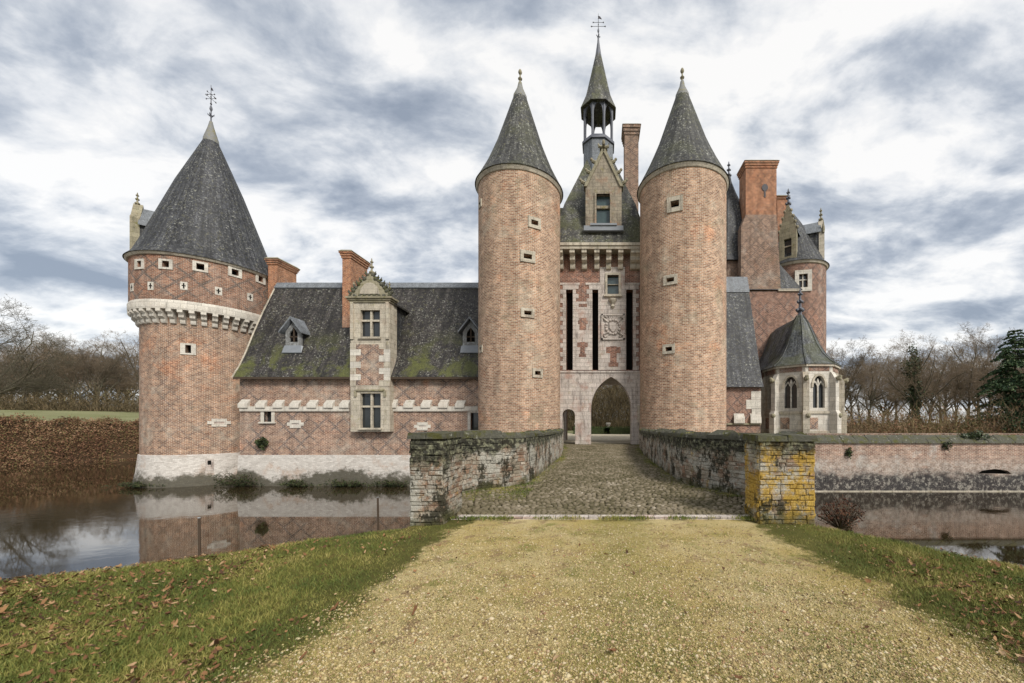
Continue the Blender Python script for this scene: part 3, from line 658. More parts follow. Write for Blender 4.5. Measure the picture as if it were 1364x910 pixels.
# ================================================================== CASTLE PIECES
def finial(parent, x, y, z, h, mat, name='finial', leaves=True, s=1.):
    """lead or stone finial: stem, bulbs and a bud"""
    r = h*.06*s
    mb = MB().lathe(x, y, [(r*1.4, z), (r*.7, z+h*.12), (r*.6, z+h*.3), (r*1.5, z+h*.36), (r*1.6, z+h*.40), (r*.6, z+h*.46), (r*.5, z+h*.64), (r*1.1, z+h*.70), (r*1.45, z+h*.78), (r*1.0, z+h*.9), (.004, z+h)], 10)
    if leaves:
        for k in range(4):
            a = k*PI/2+.4; c, s_ = math.cos(a), math.sin(a); q = z+h*.38
            mb.tube([(x+c*r, y+s_*r, q), (x+c*r*2.6, y+s_*r*2.6, q+h*.05), (x+c*r*3.0, y+s_*r*3.0, q+h*.12)], [r*.6, r*.6, r*.2], 5)
    return mb.build(name, mat, parent)
def fleur_stack(parent, x, y, z, h, mat):
    """tall stone pinnacle with three tiers of leaf knobs"""
    r = h*.05; mb = MB().lathe(x, y, [(r*2.2, z), (r*1.2, z+h*.12), (r*.8, z+h*.5), (r*.6, z+h*.92), (.01, z+h)], 8)
    for q, m in ((.28, 2.9), (.55, 2.3), (.8, 1.8)):
        for k in range(4):
            a = k*PI/2; mb.ball((x+math.cos(a)*r*m*.6, y+math.sin(a)*r*m*.6, z+h*q), r*m*.42, 6, 5)
        mb.ball((x, y, z+h*q+h*.05), r*m*.45, 6, 5)
    return mb.build('pinnacle', mat, parent)
def vane(parent, x, y, z, h, mat, arm):
    mb = MB().tube([(x, y, z), (x, y, z+h)], [h*.018, h*.007], 6)
    for q, l in ((.42, arm), (.6, arm*.75)):
        for a in (0, PI/2):
            c, s = math.cos(a)*l, math.sin(a)*l; zz = z+h*q
            mb.tube([(x-c, y-s, zz), (x+c, y+s, zz)], h*.008, 5)
            for sg in (-1, 1):
                for dz in (-.035, .035): mb.tube([(x+sg*c*.75, y+sg*s*.75, zz), (x+sg*c, y+sg*s, zz+dz*h)], h*.007, 4)
                mb.ball((x+sg*c, y+sg*s, zz), h*.018, 6, 4)
    mb.ball((x, y, z+h*.2), h*.035, 8, 6); mb.ball((x, y, z+h*.5), h*.025, 8, 6)
    mb.hexa([(x, y-.01, z+h*.78), (x+arm*.5, y-.01, z+h*.74), (x+arm*.5, y+.01, z+h*.74), (x, y+.01, z+h*.78), (x, y-.01, z+h*.9), (x+arm*.25, y-.01, z+h*.86), (x+arm*.25, y+.01, z+h*.86), (x, y+.01, z+h*.9)])
    return mb.build('weathervane', mat, parent)
def rect(u0, u1, z0, z1): return [(u0, z0), (u1, z0), (u1, z1), (u0, z1)]
def window(parent, F, u0, u1, z0, z1, us=(.5,), zs=(.62,), fm=None, pm=None, bar=.1, recess=.24, sur=.0, proud=.05, sill=0., name='window', arch=0.):
    fm = fm or M['stone']; pm = pm or M['glass']; mb = MB()
    if sur:
        mb.fbox(F, u0-sur, u0, -proud, .1, z0, z1).fbox(F, u1, u1+sur, -proud, .1, z0, z1).fbox(F, u0-sur, u1+sur, -proud, .1, z1, z1+sur)
        if not sill: mb.fbox(F, u0-sur, u1+sur, -proud, .1, z0-sur, z0)
    if sill: mb.fbox(F, u0-sur-.1, u1+sur+.1, -proud-.1, .12, z0-sill, z0)
    ub = [u0+(u1-u0)*t for t in us]; zb = [z0+(z1-z0)*t for t in zs]
    for u in ub: mb.fbox(F, u-bar/2, u+bar/2, recess-.16, recess+.02, z0, z1)
    for z in zb: mb.fbox(F, u0, u1, recess-.165, recess+.02, z-bar/2, z+bar/2)
    w = mb.build(name, fm, parent) if mb.f else MB().fbox(F, u0, u1, recess, recess+.03, z0-.02, z0).build(name, fm, parent)
    ue = [u0]+[v for u in ub for v in (u-bar/2, u+bar/2)]+[u1]; ze = [z0]+[v for z in zb for v in (z-bar/2, z+bar/2)]+[z1]
    for i in range(0, len(ue), 2):
        for k in range(0, len(ze), 2):
            p = MB().fbox(F, ue[i], ue[i+1], recess, recess+.03, ze[k], ze[k+1])
            p.build('pane', pm, w)
    return w
def port(parent, cx, cy, R, px, py, w, h, ow, oh, mat, depth=.45, proud=.05, name='window', dark='void'):
    """small stone-framed opening in a round wall; returns the opening for drum()"""
    th, D = hit(cx, cy, R, px); z = WZ(py, D); F = tang(cx, cy, R, th); mb = MB(); e = .06
    mb.fbox(F, -w/2, -ow/2, -proud, e, z-h/2, z+h/2).fbox(F, ow/2, w/2, -proud, e, z-h/2, z+h/2)
    mb.fbox(F, -ow/2, ow/2, -proud, e, z+oh/2, z+h/2).fbox(F, -ow/2, ow/2, -proud, e, z-h/2, z-oh/2)
    o = mb.build(name, mat, parent)
    MB().fbox(F, -ow/2-.02, ow/2+.02, depth-.02, depth+.02, z-oh/2-.02, z+oh/2+.02).build('opening', M[dark], o)
    return (th, ow, z, oh)
def gunport(parent, F, u, z, w=1.0, h=.5):
    """white dressed-stone gun slit"""
    mb = MB().fbox(F, u-w*.33, u+w*.33, -.06, .05, z-h/2, z-h*.12).fbox(F, u-w*.33, u+w*.33, -.06, .05, z+h*.12, z+h/2)
    mb.fbox(F, u-w/2, u-w*.22, -.05, .05, z-h*.2, z+h*.2).fbox(F, u+w*.22, u+w/2, -.05, .05, z-h*.2, z+h*.2)
    o = mb.build('gunport', M['stone_white'], parent); MB().fbox(F, u-w*.23, u+w*.23, -.012, .03, z-h*.13, z+h*.13).build('slit', M['stone_front'], o)
def corbel_mesh(w, dep, h, steps, mat):
    prof = [(0.2, 0), (0, 0)]                    # (outward, z) from the wall foot
    for k in range(steps):
        q = dep*(k+1)/steps; zb = h*k/steps
        prof += [(q*.72, zb+h/steps*.12), (q, zb+h/steps*.42), (q, zb+h/steps)]
    prof += [(0.2-.4, h)]; prof[0] = (-.2, 0)
    mb = MB(); F = lambda u, d, z: (u, -d, z)
    for u in (-w/2, w/2): mb.face([F(u, d, z) for d, z in prof])
    for i in range(len(prof)):
        a, b = prof[i], prof[(i+1) % len(prof)]; mb.face([F(-w/2, *a), F(w/2, *a), F(w/2, *b), F(-w/2, *b)])
    me = mb.mesh('corbel'); me.materials.append(mat); return me
def chimney(parent, x0, x1, y0, y1, z0, z1, mat, cap, name='chimney', capm=None):
    c = MB().box(x0, x1, y0, y1, z0, z1-cap).build(name, mat, parent)
    mb = MB()
    for k, (e, a, b) in enumerate(((.06, cap, cap*.7), (.12, cap*.7, cap*.4), (.18, cap*.4, .1))): mb.box(x0-e, x1+e, y0-e, y1+e, z1-a, z1-b)
    mb.build('chimney_cap', mat, c)
    MB().hexa([(x0-.22, y0-.22, z1-.1), (x1+.22, y0-.22, z1-.1), (x1+.22, y1+.22, z1-.1), (x0-.22, y1+.22, z1-.1), (x0-.05, y0-.05, z1+.06), (x1+.05, y0-.05, z1+.06), (x1+.05, y1+.05, z1+.06), (x0-.05, y1+.05, z1+.06)]).build('cap_slab', capm or M['stone_moss'], c)
    return c

# ------------------------------------------------------------------ corner tower
TC = (-33.0, 31.8); RL, RU = 3.85, 4.38
ct = thing('corner_tower', 'stout round red-brick corner tower with white corbels and tall grey cone roof', 'tower', (TC[0], TC[1], WATER_Z))
ops = [port(ct, *TC, RL, 251, 465, .85, .85, .32, .6, M['stone_white'])]
MB().drum(*TC, RL, -.86, 9.98, ops).build('wall', M['brick_corner'], ct)
MB().lathe(*TC, [(4.3, -4.4), (4.22, -3.2), (4.05, -2.2), (3.92, -.86), (3.80, -.80)], 64).build('plinth', M['plinth'], ct)
cm = corbel_mesh(.30, RU-RL+.04, 1.0, 3, M['stone_white'])
for k in range(44):
    a = 2*PI*k/44; inst('corbel', cm, ct, (TC[0]+RL*math.cos(a), TC[1]+RL*math.sin(a), 8.98), a+PI/2)
MB().lathe(*TC, [(3.7, 9.98), (RU+.05, 9.98), (RU+.06, 10.1), (RU+.06, 10.5), (RU, 10.66), (RU-.3, 10.66)], 72, False).build('stone_band', M['stone_white'], ct)
ops = [port(ct, *TC, RU, px, py, .82, .74, .42, .46, M['stone_white'], .5) for px, py in ((186, 352), (221, 352), (267, 355.5), (313, 363), (347, 372))]
for px, py in ((176, 383), (201, 381), (245, 381), (291, 388), (333, 396)):
    th, D = hit(*TC, RU, px); F = tang(*TC, RU, th); z = WZ(py, D)
    o = MB().fbox(F, -.2, .2, -.03, .05, z-.3, z+.3).build('arrow_slit', M['stone_white'], ct)
    MB().fbox(F, -.04, .04, -.034, .0, z-.2, z+.2).fbox(F, -.11, .11, -.036, .0, z-.03, z+.05).build('slit', M['void'], o)
MB().drum(*TC, RU, 10.6, 14.0, ops).build('parapet', M['brick_drum'], ct)
MB().lathe(*TC, [(RU-.2, 13.92), (RU+.1, 13.92), (RU+.2, 14.06), (RU+.2, 14.14), (RU-.3, 14.2)], 72).build('cornice', M['stone'], ct)
MB().lathe(*TC, [(RU+.27, 14.1), (4.3, 14.55), (3.95, 15.5), (3.45, 17.0), (2.05, 21.2), (.42, 25.5)], 96).build('roof', M['slate'], ct)
MB().lathe(*TC, [(.52, 25.15), (.47, 25.6), (.2, 26.6), (.1, 27.1)], 16).build('roof_cap', M['lead_lichen'], ct)
finial(ct, *TC, 27.0, 1.5, M['lead_dark'], s=.8); vane(ct, *TC, 28.2, 2.0, M['iron'], .42)
th, D = hit(*TC, RL, 292); gunport(ct, tang(*TC, RL, th), 0, WZ(563, D), 1.3, .62)
th, D = hit(*TC, 4.0, 279); F = tang(*TC, 4.0, th)
o = MB().fbox(F, -.22, .22, -.06, .1, -2.4, -1.2).build('drain_spout', M['stone_front'], ct); MB().fbox(F, -.1, .1, -.065, 0, -1.65, -1.32).build('drain_hole', M['void'], o)
# dormer on the far flank of the cone, seen edge-on
nd_ = Vector((-.80, -.60)).normalized(); F = Frame((TC[0]+nd_.x*4.25, TC[1]+nd_.y*4.25), (nd_.x, nd_.y))
dm = MB().plate(F, [(-.75, 14.1), (.75, 14.1), (.75, 17.4), (.55, 17.6), (0, 18.7), (-.55, 17.6), (-.75, 17.4)], [rect(-.35, .35, 15, 16.9)], 0, .5).build('dormer', M['stone_moss'], ct)
window(ct, F, -.35, .35, 15, 16.9, (), (.6,)); 
fleur_stack(dm, *F(0, .2, 0)[:2], 18.4, 1.2, M['stone_moss'])
MB().plate(F, [(-.7, 14.2), (.7, 14.2), (.7, 17.0), (-.7, 17.0)], [], .5, 2.6).build('dormer_cheek', M['slate'], ct)
rb = MB()
for sg in (-1, 1): rb.hexa([F(sg*.95, .45, 16.8), F(0, .45, 18.25), F(0, 3., 18.25), F(sg*.95, 2.6, 16.8), F(sg*.95, .45, 16.95), F(0, .45, 18.42), F(0, 3., 18.42), F(sg*.95, 2.6, 16.95)])
rb.build('dormer_roof', M['slate_light'], ct)

# ------------------------------------------------------------------ long wing left of the gate
YW = 28.5; FW = Frame((0, YW)); XL, XR = -27.4, -6.0
wg = thing('residential_wing', 'long low brick wing with steep mossy slate roof along the moat', 'wing', (-17, YW, WATER_Z))
wx = lambda px, Y=YW: WX(px, Y); wz = lambda py, Y=YW: WZ(py, Y)
op1 = (wx(352), wx(362), wz(562), wz(547)); op2 = (wx(627), wx(640), wz(573), wz(550)); bay = (wx(467), wx(519)); bw_ = (wx(479), wx(507), wz(570), wz(524))
MB().plate(FW, rect(XL, XR, -.86, 5.25), [rect(*op1), rect(*op2), rect(*bw_)], 0, .5).build('wall', M['brick_wing'], wg)
MB().box(XL+.06, XL+.5, YW+.02, 35.4, -4.4, 5.0).box(XL+.1, XR, 35, 35.5, -.5, 5.0).build('end_wall', M['brick_wing'], wg)
MB().hexa([(XL-.12, YW-.22, -4.4), (XR, YW-.22, -4.4), (XR, YW+.6, -4.4), (XL-.12, YW+.6, -4.4), (XL-.05, YW-.06, -.86), (XR, YW-.06, -.86), (XR, YW+.5, -.8), (XL-.05, YW+.5, -.8)]).build('plinth', M['plinth'], wg)
MB().box(-31.5, XL+.2, 32.2, 35.5, -4.4, 7.0).build('link_wall', M['brick_corner'], wg)
prof = [(28.08, 5.02), (28.25, 5.34), (28.62, 5.95), (29.15, 7.1), (29.8, 8.75), (30.6, 10.6), (31.95, 13.42), (33.3, 10.6), (35.9, 5.02)]
def yroof(z):
    for (y0, z0), (y1, z1) in zip(prof, prof[1:7]):
        if z0 <= z <= z1: return y0+(y1-y0)*(z-z0)/(z1-z0)
    return prof[6][0]
MB().extrude_x(prof, XL-.12, XR).build('roof', M['slate_moss'], wg)
MB().extrude_x([(31.62, 12.98), (31.95, 13.52), (32.28, 12.98), (32.2, 12.9), (31.7, 12.9)], XL-.13, XR).build('ridge_lead', M['slate_light'], wg)
mb = MB()
for (y0, z0), (y1, z1) in zip(prof[:7], prof[1:7]): mb.hexa([(XL-.2, y0-.03, z0-.02), (XL-.08, y0-.03, z0-.02), (XL-.08, y0+.05, z0+.06), (XL-.2, y0+.05, z0+.06), (XL-.2, y1-.03, z1-.02), (XL-.08, y1-.03, z1-.02), (XL-.08, y1+.05, z1+.06), (XL-.2, y1+.05, z1+.06)])
mb.build('verge_flashing', M['stone'], wg)
MB().box(XL-.05, XR, 28.02, 28.12, 4.86, 5.0).build('eaves_board', M['wood'], wg)
# stepped stone blocks of the string course
for a, b in ((321, 466), (519, 637)): MB().box(wx(a), wx(b), YW-.13, YW+.04, wz(548), wz(541.5)).build('string_course', M['stone_white'], wg)
sb = MB().hexa([(-.42, -.30, 0), (.34, -.30, 0), (.34, .1, 0), (-.42, .1, 0), (-.42, -.30, .34), (.34, -.30, .34), (.42, .02, .74), (-.30, .02, .74)]).mesh('block'); sb.materials.append(M['stone_white'])
for px in (327, 350, 373, 395, 418, 440, 461, 524, 546, 569, 592, 614): inst('corbel_stone', sb, wg, (wx(px), YW, wz(543.5)), 0, (.92, .75, RNG.uniform(.78, .9)))
window(wg, FW, *op1, (), (), M['stone_white'], sur=.24, sill=.12, recess=.3); window(wg, FW, *op2, (), (), M['stone_white'], sur=.22, recess=.3)
for px, py in ((394, 565), (563, 568)): gunport(wg, FW, wx(px), wz(py), 1.25, .6)
# stone bay rising into the dormer
YB = YW-.56; FB = Frame((0, YB)); b0, b1 = WX(467, YB), WX(519, YB); uz = lambda py: WZ(py, YB)
up = (WX(480, YB), WX(506, YB), uz(449), uz(413)); lo = (WX(480, YB), WX(507, YB), uz(570), uz(524))
by = MB().plate(FB, rect(b0, b1, uz(575), uz(398)), [rect(*up), rect(*lo)], 0, 1.0).build('stone_bay', M['stone'], wg)
MB().fbox(FB, b0+.18, b1-.18, -.012, .05, uz(513), uz(459)).build('brick_panel', M['brick_wing'], by)
for k in range(7):
    z0 = uz(515)+k*(uz(457)-uz(515))/7; z1 = z0+(uz(457)-uz(515))/7-.015
    for sg in (0, 1):
        w = .78 if (k+sg) % 2 else .42
        if sg == 0: MB().fbox(FB, b0-.02, b0+w, -.03, .1, z0, z1).build('quoin', M['stone_white'] if k % 2 else M['stone'], by)
        else: MB().fbox(FB, b1-w, b1+.02, -.03, .1, z0, z1).build('quoin', M['stone_white'] if k % 3 else M['stone'], by)
for (o_, nm) in ((up, 'upper'), (lo, 'lower')): window(wg, FB, *o_, (.5,), (.62,), M['stone'], sill=.14, proud=.05, bar=.14, recess=.28)
MB().fbox(FB, lo[0]-.3, lo[1]+.3, -.1, .05, lo[3]+.16, lo[3]+.28).fbox(FB, lo[0]-.42, lo[0]-.26, -.1, .05, lo[3]-.25, lo[3]+.2).fbox(FB, lo[1]+.26, lo[1]+.42, -.1, .05, lo[3]-.25, lo[3]+.2).build('hood_mould', M['stone_moss'], by)
MB().fbox(FB, b0+.02, b0+.25, -.1, .04, uz(452), uz(403)).build('pilaster', M['stone'], by)
MB().fbox(FB, b1-.25, b1-.02, -.1, .04, uz(452), uz(403)).build('pilaster', M['stone'], by)
mb = MB()
for k, e in enumerate((.08, .16, .26)): mb.fbox(FB, b0-e, b1+e, -e, .8, uz(403)+k*.13, uz(403)+k*.13+.125)
mb.build('entablature', M['stone_moss'], by)
uc = (b0+b1)/2; zb = uz(403)+.39; gw = (b1-b0)/2
gp = [(uc-gw, zb), (uc+gw, zb), (uc+gw*.9, zb+.35), (uc+gw*.66, zb+.62), (uc+gw*.5, zb+1.02), (uc+gw*.24, zb+1.3), (uc+.1, zb+1.75), (uc-.1, zb+1.75), (uc-gw*.24, zb+1.3), (uc-gw*.5, zb+1.02), (uc-gw*.66, zb+.62), (uc-gw*.9, zb+.35)]
gb = MB().plate(FB, gp, [], -.02, .5).build('gable', M['stone_moss'], by)
MB().plate(FB, [(uc+.72*math.cos(t), zb+.22+.85*math.sin(t)) for t in np.linspace(0, PI, 14)], [], -.08, .0).build('tympanum', M['stone'], by)
mb = MB()
for sg in (-1, 1):
    for q, (a_, h_) in enumerate(((.98, .28), (.84, .48), (.70, .70), (.58, .98), (.42, 1.2), (.27, 1.38), (.12, 1.66))):
        mb.ball(FB(uc+sg*gw*a_, .1, zb+h_), .17+.04*(q % 2), 7, 5); mb.tube([FB(uc+sg*gw*a_, .1, zb+h_), FB(uc+sg*(gw*a_+.2), .06, zb+h_+.14), FB(uc+sg*(gw*a_+.22), .06, zb+h_+.3)], [.1, .09, .03], 5)
for k in range(9): mb.ball(FB(uc-gw+k*gw/4, -.1, zb+.08), .11+.03*(k % 2), 6, 5)
mb.build('crockets', M['coping'], by)
fleur_stack(by, *FB(uc, .2, 0)[:2], zb+1.5, 1.5, M['stone_moss'])
for u in (b0+.12, b1-.12): fleur_stack(by, *FB(u, .2, 0)[:2], zb+.1, 1.15, M['stone_moss'])
MB().box(b0+.12, b1-.12, YB+.7, 31.2, uz(470), uz(403)+.1).build('dormer_cheek', M['slate'], wg)
rb = MB()
for sg, ue in ((-1, b0-.15), (1, b1+.15)):
    ze, zr = uz(403)-.05, zb+1.15
    rb.hexa([(ue, YB+.45, ze), (uc, YB+.45, zr), (uc, 32, zr), (ue, 31.2, ze), (ue, YB+.45, ze+.14), (uc, YB+.45, zr+.15), (uc, 32, zr+.15), (ue, 31.2, ze+.14)])
rb.build('dormer_roof', M['slate_moss'], wg)
chimney(wg, -28.35, -27.55, 32.0, 34.0, -1, WZ(344, 32), M['brick_orange'], .55)
chimney(wg, WX(456, 30), WX(467.5, 30), 30.0, 32.1, 9, WZ(334, 30), M['brick_orange'], .6)
# small wooden lucarnes in the roof
for px in (391, 627):
    z0 = WZ(462, 29.3); yb = yroof(z0)-.12; x = WX(px, yb); Fl = Frame((x, yb)); zt = z0+2.15
    lc = MB().plate(Fl, [(-.62, z0), (.62, z0), (.62, z0+1.15), (0, z0+2.0), (-.62, z0+1.15)], [[(-.32, z0+.35), (.32, z0+.35), (.32, z0+1.05), (0, z0+1.5), (-.32, z0+1.05)]], 0, .12).build('lucarne', M['wood_grey'], wg)
    MB().fbox(Fl, -.4, .4, .3, .34, z0+.2, z0+1.6).build('opening', M['void'], lc)
    MB().fbox(Fl, -.04, .04, .02, .1, z0+.35, z0+1.5).fbox(Fl, -.32, .32, .02, .09, z0+.72, z0+.80).build('lucarne_bar', M['wood'], lc)
    MB().fbox(Fl, -.6, -.5, .1, 1.6, z0, z0+1.2).fbox(Fl, .5, .6, .1, 1.6, z0, z0+1.2).build('lucarne_side', M['slate'], lc)
    mb = MB()
    for sg in (-1, 1): mb.hexa([Fl(sg*.88, -.35, z0+.98), Fl(0, -.35, z0+2.1), Fl(0, 1.7, z0+2.1), Fl(sg*.88, 1.5, z0+.98), Fl(sg*.88, -.35, z0+1.12), Fl(0, -.35, z0+2.26), Fl(0, 1.7, z0+2.26), Fl(sg*.88, 1.5, z0+1.12)])
    mb.build('lucarne_roof', M['slate_light'], lc)
    MB().hexa([Fl(-.75, -.18, z0-.55), Fl(.75, -.18, z0-.55), Fl(.75, 0.0, z0+.02), Fl(-.75, 0.0, z0+.02), Fl(-.75, -.21, z0-.50), Fl(.75, -.21, z0-.50), Fl(.62, -.06, z0+.08), Fl(-.62, -.06, z0+.08)]).build('lead_apron', M['lead'], lc)

# ------------------------------------------------------------------ twin gate towers
def gate_tower(c, R, ports, label, extra=0.):
    t = thing('gate_tower', label, 'tower', (c[0], c[1], WATER_Z), 'twin round towers flanking the gate')
    ops = []
    for (px, py, w, h) in ports:
        ops.append(port(t, *c, R, px, py, w, h, w*.55, h*.42, M['stone'], .5, .06, 'gun_opening'))
    MB().drum(*c, R, -4.4, 17.66, ops, .55).build('wall', M['brick_gate'], t)
    e = R-2.81
    MB().lathe(*c, [(R-.2, 17.6), (R+.06, 17.6), (R+.15, 17.76), (R+.16, 17.86), (R-.3, 17.95)], 72).build('cornice', M['stone'], t)
    MB().lathe(*c, [(3.04+e, 17.84), (2.9+e, 18.08), (2.62+e, 18.62), (2.28+e, 19.3), (1.97+e*.8, 20.05), (1.60+e*.6, 20.98), (.42, 24.6)], 80).build('roof', M['slate_gate'], t)
    MB().lathe(*c, [(.50, 24.3), (.46, 24.62), (.2, 25.2), (.12, 25.6)], 14).build('roof_cap', M['lead_lichen'], t)
    finial(t, *c, 25.4, 1.18, M['stone_moss'], leaves=False, s=1.35)
gate_tower((-5.68, 26.5), 2.81, [(712, 297, .85, .72), (703, 342, .95, .72), (703, 417, .85, .6), (716, 497, .72, .6), (640, 272, .5, .5), (641, 465, .5, .5)], 'round brick gate tower with cone roof, joined to the long low wing', 0)
gate_tower((5.74, 26.4), 2.95, [(899, 272, .98, .98), (893, 373, .9, .62), (891, 465, .8, .62)], 'round brick gate tower with cone roof, beside the wing with the chapel', 0)

# ------------------------------------------------------------------ gatehouse between the towers
YG = 27.6; FG = Frame((0, YG)); gxx = lambda px: WX(px, YG); gz = lambda py: WZ(py, YG)
gh = thing('gatehouse', 'tall brick and stone gatehouse with drawbridge slots, pointed arch and spired lantern', 'gatehouse', (0, YG, 0))
def arch(u0, u1, z0, zs, zp, n=10, pointed=True):
    c = (u0+u1)/2; pts = [(u0, z0), (u1, z0)]
    w = (u1-u0)/2
    h = zp-zs; kk = (h*h-w*w)/(2*w) if pointed else 0.; am = math.acos(kk/(w+kk))
    for k in range(n+1):
        t = k/n; a = t*am
        pts.append((c-kk+(w+kk)*math.cos(a), zs+((w+kk)*math.sin(a) if pointed else h*math.sin(a))))
    L = [(2*c-u, z) for u, z in reversed(pts[2:-1])]
    return pts+L
big = arch(gxx(787), gxx(841), -.05, gz(545), gz(502)); sm = arch(gxx(749), gxx(766), -.05, gz(553), gz(545), 6, False)
zl = gz(495); x0, x1 = gxx(734), gxx(864)
lw = MB().plate(FG, [(x0, -.3), (big[0][0], -.3), big[0]]+[]+list(reversed(big[2:]))[0:0]+[(x1, -.3)][0:0]+[(big[0][0], -.3)][0:0], [], 0, .1) if False else MB()
lw.plate(FG, rect(x0, x1, -.3, zl), [big, sm], 0, 1.1).build('gate_wall', M['stone_front'], gh)
slots = [(gxx(754), gxx(763)), (gxx(789), gxx(797)), (gxx(834), gxx(843))]; z0s, z1s = gz(493), gz(386)
win = (gxx(809), gxx(824), gz(393), gz(367))
MB().plate(FG, rect(x0, x1, zl, 14.2), [rect(a, b, z0s, z1s) for a, b in slots]+[rect(*win)], 0, .9).build('front_wall', M['brick_front'], gh)
MB().fbox(FG, x0, x1, -.07, .02, zl-.08, zl+.06).build('string_course', M['stone_front'], gh)
for a, b in slots:
    sl = MB()
    for k in range(19):          # toothed jamb stones
        za = z0s+k*(z1s-z0s+.35)/19; zb_ = za+(z1s-z0s+.35)/19-.012
        for sg in (-1, 1):
            w = .42 if (k+(sg > 0)) % 2 else .24
            if sg < 0: sl.fbox(FG, a-w, a, -.03, .08, za, min(zb_, z1s+.35))
            else: sl.fbox(FG, b, b+w, -.03, .08, za, min(zb_, z1s+.35))
    sl.fbox(FG, a, b, -.03, .08, z1s, z1s+.35).fbox(FG, a-.5, b+.5, -.05, .08, z1s+.35, z1s+.5)
    d = sl.build('drawbridge_slot', M['stone_front'], gh); MB().fbox(FG, a, b, .72, .76, z0s, z1s).build('recess', M['void'], d)
# stone panels with brick crosses between the slots
pm = MB().plate(FG, rect(gxx(799), gxx(832.5), z0s, gz(356)), [rect(*win)], -.045, .04).build('stone_panel', M['stone_front'], gh)
MB().fbox(FG, gxx(767), gxx(785.5), -.04, .04, z0s, gz(402)).build('stone_panel', M['stone_front'], gh)
def cross(u, z, s, par):
    MB().fbox(FG, u-.28*s, u+.28*s, -.056, 0, z-1.0*s, z+.55*s).fbox(FG, u-.62*s, u+.62*s, -.058, 0, z-.05*s, z+.48*s).fbox(FG, u-.42*s, u+.42*s, -.057, 0, z-1.2*s, z-.85*s).build('brick_cross', M['brick_front'], par)
cross(gxx(817), gz(470), .85, gh); cross(gxx(776), gz(462), .62, gh)
MB().fbox(FG, gxx(770), gxx(783), -.05, 0, gz(432), gz(427)).fbox(FG, gxx(772), gxx(781), -.051, 0, gz(440), gz(424)).build('brick_inlay', M['brick_front'], gh)
MB().fbox(FG, gxx(771), gxx(782), -.05, 0, gz(409), gz(405)).build('brick_inlay', M['brick_front'], gh)
window(gh, FG, *win, (), (.55,), M['stone'], M['glass_old'], bar=.04, sur=.16, proud=.12, sill=.16, recess=.2)
cp = gxx(816.5), gz(436)
ca = MB().fbox(FG, gxx(801), gxx(832), -.09, 0, gz(453), gz(419))
for (a, b, c, d) in ((801, 832, 453, 451), (801, 832, 421, 419), (801, 803, 453, 419), (830, 832, 453, 419)): ca.fbox(FG, gxx(a), gxx(b), -.16, 0, gz(c), gz(d))
ca = ca.build('carved_panel', M['stone_front'], gh)
rl = MB().plate(FG, [(cp[0]+u, cp[1]+z) for u, z in ((-.26, .3), (.26, .3), (.26, -.05), (.13, -.28), (0, -.38), (-.13, -.28), (-.26, -.05))], [], -.2, -.05)
for k in range(16):
    a = 2*PI*k/16; rl.ball(FG(cp[0]+.52*math.cos(a), -.1, cp[1]+.52*math.sin(a)), .1+.03*(k % 2), 6, 5)
for sx in (-1, 1):
    for sz in (-1, 1):
        rl.tube([FG(cp[0]+sx*.45, -.12, cp[1]+sz*.4), FG(cp[0]+sx*.7, -.14, cp[1]+sz*.62), FG(cp[0]+sx*.58, -.13, cp[1]+sz*.76), FG(cp[0]+sx*.42, -.12, cp[1]+sz*.68)], [.09, .08, .07, .05], 6)
for k in range(-2, 3): rl.tube([FG(cp[0]+k*.1, -.1, cp[1]+.55), FG(cp[0]+k*.15, -.12, cp[1]+.8)], [.05, .03], 5)
rl.build('relief', M['stone_front'], ca)
MB().lathe(*FG(gxx(816), -.08, 0)[:2], [(.02, gz(412)), (.16, gz(409)), (.1, gz(406)), (.26, gz(402)), (.3, gz(400)), (.3, gz(399))], 10).build('bracket', M['stone'], gh)
# machicolation
cm = corbel_mesh(.36, .82, 1.2, 3, M['stone']); Ym = 26.8
for px in (746, 762, 778, 795, 811, 827, 843.5, 850.5): inst('corbel', cm, gh, (WX(px, Ym), YG, 12.78), 0)
MB().box(WX(741, Ym), WX(855, Ym), Ym-.08, YG+.3, 13.98, 14.20).box(WX(740, Ym), WX(856, Ym), Ym-.16, YG+.3, 14.20, 14.40).build('gallery_slab', M['stone'], gh)
# passage walls, vault and rear wall
MB().box(x0, x0+.5, YG+1.1, 34.6, -.3, zl).box(x1-.5, x1, YG+1.1, 34.6, -.3, zl).box(x0, x1, YG+1.1, 34.6, zl-.3, zl+.1).build('passage', M['stone_front'], gh)
FRr = Frame((0, 34.6)); MB().plate(FRr, rect(x0, x1, -.3, 14.2), [arch(x0+.55, x1-.55, -.05, 3.6, 4.9)], 0, .5).build('rear_wall', M['brick_front'], gh)
MB().box(x0, x0+.5, YG+.9, 34.6, zl, 14.2).box(x1-.5, x1, YG+.9, 34.6, zl, 14.2).build('side_wall', M['brick_front'], gh)
ap = gxx(853); MB().box(gxx(851), gxx(859), YG-.5, YG, 0, gz(563)).box(gxx(849), gxx(856), YG-.25, YG, gz(563), gz(540)).build('gate_guard_stone', M['stone'], gh)
